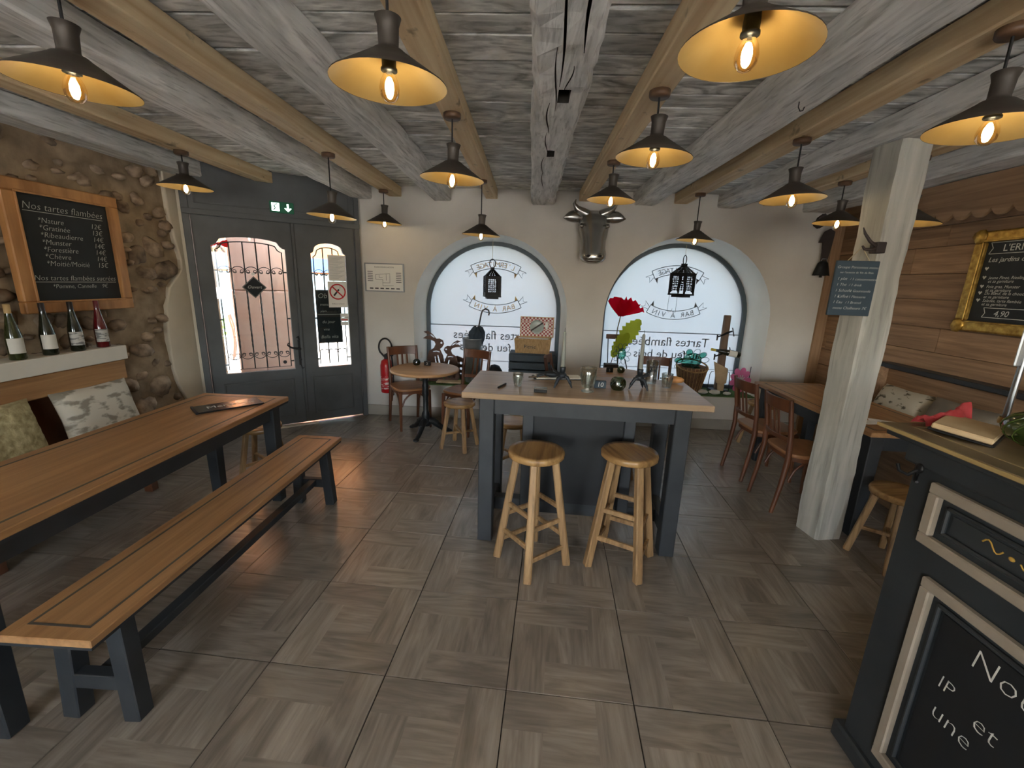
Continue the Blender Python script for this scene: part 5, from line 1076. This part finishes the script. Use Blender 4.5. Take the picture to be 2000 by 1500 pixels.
t = thing('flower_stand', 'small black folding metal stand holding the poppy', 'stand', (1.02, 5.13, SZ)); MB().box(-.095, .085, -.01, .01, .575, .63).build('top_board', rust_m, t, bevel=.004); MB().tube([(-.07, 0, .58), (-.04, 0, 0)], .006, 6).tube([(.06, 0, .58), (-.02, .0, .25)], .005, 6).tube([(.06, 0, .58), (.08, 0, 0)], .006, 6).build('rods', iron_m, t)
tag(place(MB().box(-.085, .075, -.06, .06, 0, .30).build('flower_box', lea, bevel=.008), (.985, 4.97, SZ)), 'dark upright box at the left end of the second window sill', 'box')
wire_m = mat('wire_flower', '#4a5a5a', rough=.5, metal=.6); tealg = clear('teal_glass', '#9fd8cc', .15, .1)
t = thing('wire_flower', 'wire flower with grey-green glass petals hanging beside the poppy leaf', 'wire flower', (1.10, 5.0, .82)); 
for k in range(10):
    a = 2 * pi * k / 10; e = V((math.cos(a), .15 * math.sin(3 * a), math.sin(a) * 1.25)); n_ = V((-e.z, 0, e.x)).normalized(); MB().tube([e * (.03 + .075 * (1 - math.cos(q)) / 2 * 1.0) + n_ * .024 * math.sin(q) for q in [2 * pi * i / 14 for i in range(14)]], .0028, 5, True).build('petal_wire', wire_m, t)
MB().ball((.0, 0, 0), .05, .02, .07, 12, 8).build('glass_centre', tealg, t); MB().tube([(.04, 0, -.06), (.07, 0, -.16), (.075, 0, -.28), (.07, 0, -.40)], .007, 6).build('stem', iron_m, t)
t = thing('wicker_basket', 'round wicker basket holding a large green glass wire flower', 'basket', (1.94, 5.03, SZ)); prof = []
for k in range(13): z = .30 * k / 12; prof += [(.115 + .055 * k / 12 + (.006 if k % 2 else 0), z)]
MB().lathe([(0, 0)] + prof + [(.155, .30), (.11, .02), (0, .015)], 30).build('body', mat('dark_wicker', '#6d5140', '#8f6d55', .75, (40, 40, 60), bump=.6), t); m = MB()
for k in range(26): a = 2 * pi * k / 26; m.tube([(.12 * math.cos(a), .12 * math.sin(a), .0), (.178 * math.cos(a), .178 * math.sin(a), .30)], .0045, 5)
mm = m.build('stakes', wicker_m, t); MB().tube([(.175 * math.cos(2 * pi * k / 30), .175 * math.sin(2 * pi * k / 30), .305 + .05 * math.sin(2 * pi * k / 30)) for k in range(30)], .009, 6, True).build('rim', wicker_m, t)
t = thing('glass_wire_flower', 'big wire flower with teal glass petals leaning in the round wicker basket', 'wire flower', (1.91, 4.99, SZ + .36)); TF = T3(0, 0, 0, rx=rad(20)) 
for k in range(11):
    a = 2 * pi * k / 11 + .2; e = V((math.cos(a), 0, math.sin(a) * .85)); n_ = V((-math.sin(a), 0, math.cos(a))); lp = [e * (.10 + .10 * (1 - math.cos(q)) / 2) + n_ * .036 * math.sin(q) for q in [2 * pi * i / 14 for i in range(14)]]
    MB().tube(lp, .003, 5, True, T=TF).build('petal_wire', wire_m, t)
    if k % 2: MB().prism([(p.x * .97, p.z * .97) for p in lp], -.002, .002, T=TF).build('petal_glass', tealg, t)
MB().lathe([(0, .012), (.06, .008), (.115, 0), (.113, -.006), (0, -.004)], 26, T=TF @ T3(0, 0, 0, rx=rad(90))).build('centre_glass', tealg, t)
m = MB()
for k in range(9): a = 2 * pi * k / 9; m.tube([(0, -.014, 0), (.06 * math.cos(a), -.012, .06 * math.sin(a)), (.105 * math.cos(a + .4), -.006, .105 * math.sin(a + .4))], .0025, 5, T=TF)
m.build('spiral_wires', wire_m, t)
t = thing('bottle_post', 'old wooden post with iron taps holding a wine bottle in the second window', 'bottle holder', (2.315, 5.12, SZ)); MB().bar((0, 0, .012), (.0, .02, .90), .085, .06, up=(0, 1, 0), w1=.072, h1=.05).build('post', mat('old_wood', '#5f4e42', '#806b5a', .8, (20, 20, 2), bump=.5), t, bevel=.008); MB().box(-.10, .10, -.06, .08, 0, .014).build('base', iron_m, t)
for z in (.70, .47): MB().tube([(.055, -.03, z + .02), (0, -.04, z), (-.06, -.05, z - .03), (-.115, -.055, z - .05)], [.008, .014, .010, .008], 8).tube([(-.115, -.055, z - .02), (-.115, -.055, z - .09)], .009, 7).tube([(.055, -.03, z + .06), (.085, -.03, z - .04)], .006, 6).build('tap', iron_m, t)
bt = bottle('wine bottle lying across the old wooden post in the second window', (2.475, 5.035, .853), glass_dark, mat('capsule_yellow', '#c9b63a', rough=.4), label_w, rz=0); bt.rotation_euler = (rad(-8), rad(-81), 0); bt['group'] = 'wine bottle in the window'
t = thing('wooden_scoop', 'pale wooden funnel hung in a bent wire stand', 'funnel', (2.25, 4.97, SZ)); rg = [[(r * math.cos(a) + dx, r * .6 * math.sin(a), z + sl * math.cos(a)) for a in [2 * pi * k / 14 for k in range(14)]] for z, r, dx, sl in ((.03, .035, .03, 0), (.12, .042, .025, 0), (.125, .060, .025, 0), (.26, .075, .01, 0), (.335, .085, -.005, -.04))]; MB().loft(rg, smooth=False).build('funnel', slab_m, t)
for s in (-1, 1): MB().tube([(s * .125, 0, 0), (s * .115, 0, .22), (s * .10, 0, .255), (s * .075, 0, .255)], .004, 6).build('wire_leg', iron_m, t)
MB().tube([(-.125, 0, .004), (.125, 0, .004)], .004, 6).build('foot_wire', iron_m, t)
t = thing('pink_flower', 'pink and white artificial flower leaning at the right end of the second window', 'flower', (2.505, 4.99, .565)); pk = sheer('pink_petal', '#eb92bd', .55)
for k in range(9):
    a = 2 * pi * k / 9; e = V((math.cos(a), 0, math.sin(a) * 1.22)); n_ = V((-math.sin(a), 0, math.cos(a))); lp = [e * (.02 + .105 * (1 - math.cos(q)) / 2) + n_ * .040 * math.sin(q) * (.6 + .4 * (1 - math.cos(q)) / 2) + V((0, .012 * (k % 2), 0)) for q in [2 * pi * i / 14 for i in range(14)]]
    MB().prism([(p.x, p.z) for p in lp], lp[0].y - .003, lp[0].y + .003).build('petal', pk, t)
m = MB()
for k in range(10): a = 2 * pi * k / 10; m.bar((0, -.006, 0), (.05 * math.cos(a), -.006, .065 * math.sin(a)), .010, .003, up=(0, 1, 0))
m.build('centre', paper_m, t); MB().tube([(.10, .02, -.15), (.108, .02, .16)], .004, 6).build('support_rod', iron_m, t)
st_m = MATS['white_stone']
for lb, x, y, s in (('grey white stone with flat top on the grass in the second window', 2.06, 4.92, .06), ('longer white stone in front of the wooden funnel', 2.19, 4.91, .065), ('small white stone beside the pink flower', 2.33, 4.90, .045)):
    tag(MB().ball((x, y, SZ + s * .38), s, s * .7, s * .42, 10, 6, jit=.1, rng=rnd).build('pebble', st_m), lb, 'stone', 'white stones on the window sill')

# ================================================================== bar counter in the foreground
t = thing('bar_counter', 'dark blue-grey panelled bar counter with chalk writing on its lower panel', 'bar counter', (1.205, 1.275, 0)); Yn = -1.75
MB().box(0, .62, Yn, 0, .06, 1.15).build('body', navy_m, t, bevel=.004); MB().box(-.02, .62, Yn, .03, 0, .07).build('plinth', navy_m, t, bevel=.008)
MB().box(-.045, .66, Yn, .075, 1.165, 1.185).build('worktop_lower', navy_m, t, bevel=.006, seg=2); MB().box(-.06, .675, Yn, .09, 1.183, 1.20).build('worktop', mat('bar_top', '#574b36', '#6e5f45', .38, (14, 2, 14), bump=.1, distort=.5), t, bevel=.005, seg=2)
MB().box(-.064, -.058, Yn, .091, 1.188, 1.198).build('edge_line', mat('edge_gilt', '#a58f5e', rough=.5), t)
m = MB(); inl = mat('top_inlay', '#8f8160', rough=.5)
for a, b, c, d in ((.005, .013, Yn, .05), (.005, .60, .042, .05)): m.box(a, b, c, d, 1.1995, 1.2008)
m.build('inlay', inl, t); MB().box(-.02, .0, Yn, .02, 1.10, 1.165).build('cornice', navy_m, t, bevel=.006)
mould = mat('panel_mould', '#8a7f70', '#9a9082', .6, (8, 8, 8), bump=.1)
def panel(y0, y1, z0, z1):
    for a, b, c, d in ((y0, y1, z1 - .032, z1), (y0, y1, z0, z0 + .032), (y0, y0 + .032, z0 + .032, z1 - .032), (y1 - .032, y1, z0 + .032, z1 - .032)): MB().box(-.022, .0, a, b, c, d).build('moulding', mould, t, bevel=.004)
    i = .05
    for a, b, c, d in ((y0 + i, y1 - i, z1 - i - .012, z1 - i), (y0 + i, y1 - i, z0 + i, z0 + i + .012), (y0 + i, y0 + i + .012, z0 + i, z1 - i), (y1 - i - .012, y1 - i, z0 + i, z1 - i)): MB().box(-.012, .0, a, b, c, d).build('inner_moulding', navy_m, t, bevel=.004)
    MB().box(-.004, .0, y0 + i + .02, y1 - i - .02, z0 + i + .02, z1 - i - .02).build('panel_field', cavity_m if z0 < .5 else navy_m, t)
panel(-.85, -.085, .885, 1.075); panel(-.85, -.135, .13, .80)
TC = T3(-.0045, -.135 - .16, .655, rz=rad(-90)); m = MB()
for body, dx, dz, s in (('Nous', .0, 0, .085), ('IP', -.055, -.13, .06), ('et', .045, -.15, .075), ('une', -.05, -.225, .075), ('Table', .11, -.245, .075)): MB().text(body, s, T=TC @ T3(dx, 0, dz), align='LEFT', shear=.12, th=.0004, thin=.022).build('chalk_word', chalk_m, t)
m = MB(); gl = mat('gold_flourish', '#b08d3e', rough=.5); TG = T3(-.0045, -.30, .98, rz=rad(-90)); m.tube([(-.06 + .05 * k / 8, 0, .012 * math.sin(k * .8) + .004) for k in range(9)], .0022, 5, T=TG); m.tube([(.03 + .06 * k / 8, 0, -.012 * math.sin(k * .8)) for k in range(9)], .0022, 5, T=TG); m.ball((.01, 0, 0), .008, .002, .006, 8, 5, T=TG); m.build('gold_flourish', gl, t)
t = thing('counter_hook', 'black double coat hook screwed to the corner of the bar counter', 'hook', (1.183, 1.232, 1.085)); MB().ball((0, 0, .012), .006, .014, .016, 10, 6).build('rosette', iron_m, t); MB().tube([(-.003, 0, .008), (-.018, .012, -.014), (-.028, .032, -.010), (-.028, .042, .008)], [.006, .0055, .005, .0055], 7).tube([(-.003, 0, -.006), (-.018, -.014, -.022), (-.028, -.032, -.018)], [.0055, .005, .004], 7).build('prongs', iron_m, t)
t = thing('open_book', 'tan book propped on the bar counter with dark cover', 'book', (1.325, 1.268, 1.2015), rad(37)); TB = T3(0, 0, .004, rx=rad(6)); MB().box(-.105, .105, -.07, .07, 0, .006, T=TB).build('cover', iron_m, t, bevel=.002); MB().box(-.098, .10, -.065, .065, .006, .022, T=TB).build('pages', mat('kraft', '#a8906a', '#bda681', .8, (10, 10, 10)), t, bevel=.003)
t = thing('red_cloth', 'crumpled red gauze cloth behind the tan book on the bar counter', 'cloth', (1.325, 1.345, 1.2015), rad(12)); m = MB(); rr = []
for i in range(15):
    rr.append([(-.09 + .18 * i / 14, -.018 + .045 * j / 8 + .006 * math.sin(i * 1.1), max(.0, (.022 + .045 * (i / 14) ** 2) * (1 - (2 * j / 8 - 1) ** 2) + .008 * math.sin(i * 1.7 + j) * (0 < j < 8) + .003)) for j in range(9)])
m.loft(rr, closed=False, caps=False); m.build('gauze', mat('gauze', '#a83238', '#c04a4e', .9, (20, 20, 20)), t)
t = thing('glass_demijohn', 'large dark green ribbed glass jar lying on the bar counter', 'glass jar', (1.41, 1.125, 1.2575), rad(-35)); MB().ball((0, 0, 0), .105, .085, .055, 30, 16).build('body', mat('jar_green', '#2b3a16', '#3f4f20', .15, (6, 6, 6), coat=.6), t); m = MB()
for k in range(16): a = 2 * pi * k / 16; m.tube([(.106 * math.cos(pi * (q / 10 - .5)) * math.cos(a + q * .12), .086 * math.cos(pi * (q / 10 - .5)) * math.sin(a + q * .12), .0555 * math.sin(pi * (q / 10 - .5))) for q in range(1, 10)], .0022, 5)
m.build('ribs', MATS['jar_green'], t)
t = thing('paper_slips', 'white paper slips on the corner of the table behind the bar counter', 'papers', (2.37, 2.83, .7615), rad(-15))
for k, (x, y, a) in enumerate(((0, 0, .1), (.05, .03, -.3), (-.03, -.04, .4))): MB().box(-.09, .09, -.03, .03, k * .002, k * .002 + .0015, T=T3(x, y, 0, a)).build('slip', paper_m, t)
t = thing('metal_stand', 'slim metal pole on a foot standing on the bar counter', 'stand', (1.485, 1.325, 1.2015)); MB().lathe([(0, 0), (.03, 0), (.03, .005), (.012, .010), (0, .010)], 20).build('foot', metal_m, t); MB().cyl((0, 0, .01), (0, 0, .52), .008).build('pole', metal_m, t); MB().box(-.025, .025, -.004, .004, .20, .60).build('blade', zinc_m, t, bevel=.003); MB().lathe([(.014, .02), (.016, .03), (.014, .04)], 14).build('collar', brass_m, t)
tag(place(MB().box(-.06, .06, -.04, .04, 0, .018).build('cream_block', mat('cream', '#d8cfa8', '#e2dab8', .7, (9, 9, 9)), bevel=.004), (1.575, 1.29, 1.2015), rad(-10)), 'flat cream coloured soap like block behind the green jar', 'block')
# small hook on the grey beam
tag(place(MB().tube([(0, 0, .03), (0, 0, 0), (.01, 0, -.015), (.022, 0, -.012), (.026, 0, .002)], .0025, 6).build('screw_hook', iron_m), (1.155, 2.18, 2.395)), 'small black screw hook under the whitewashed beam', 'hook')
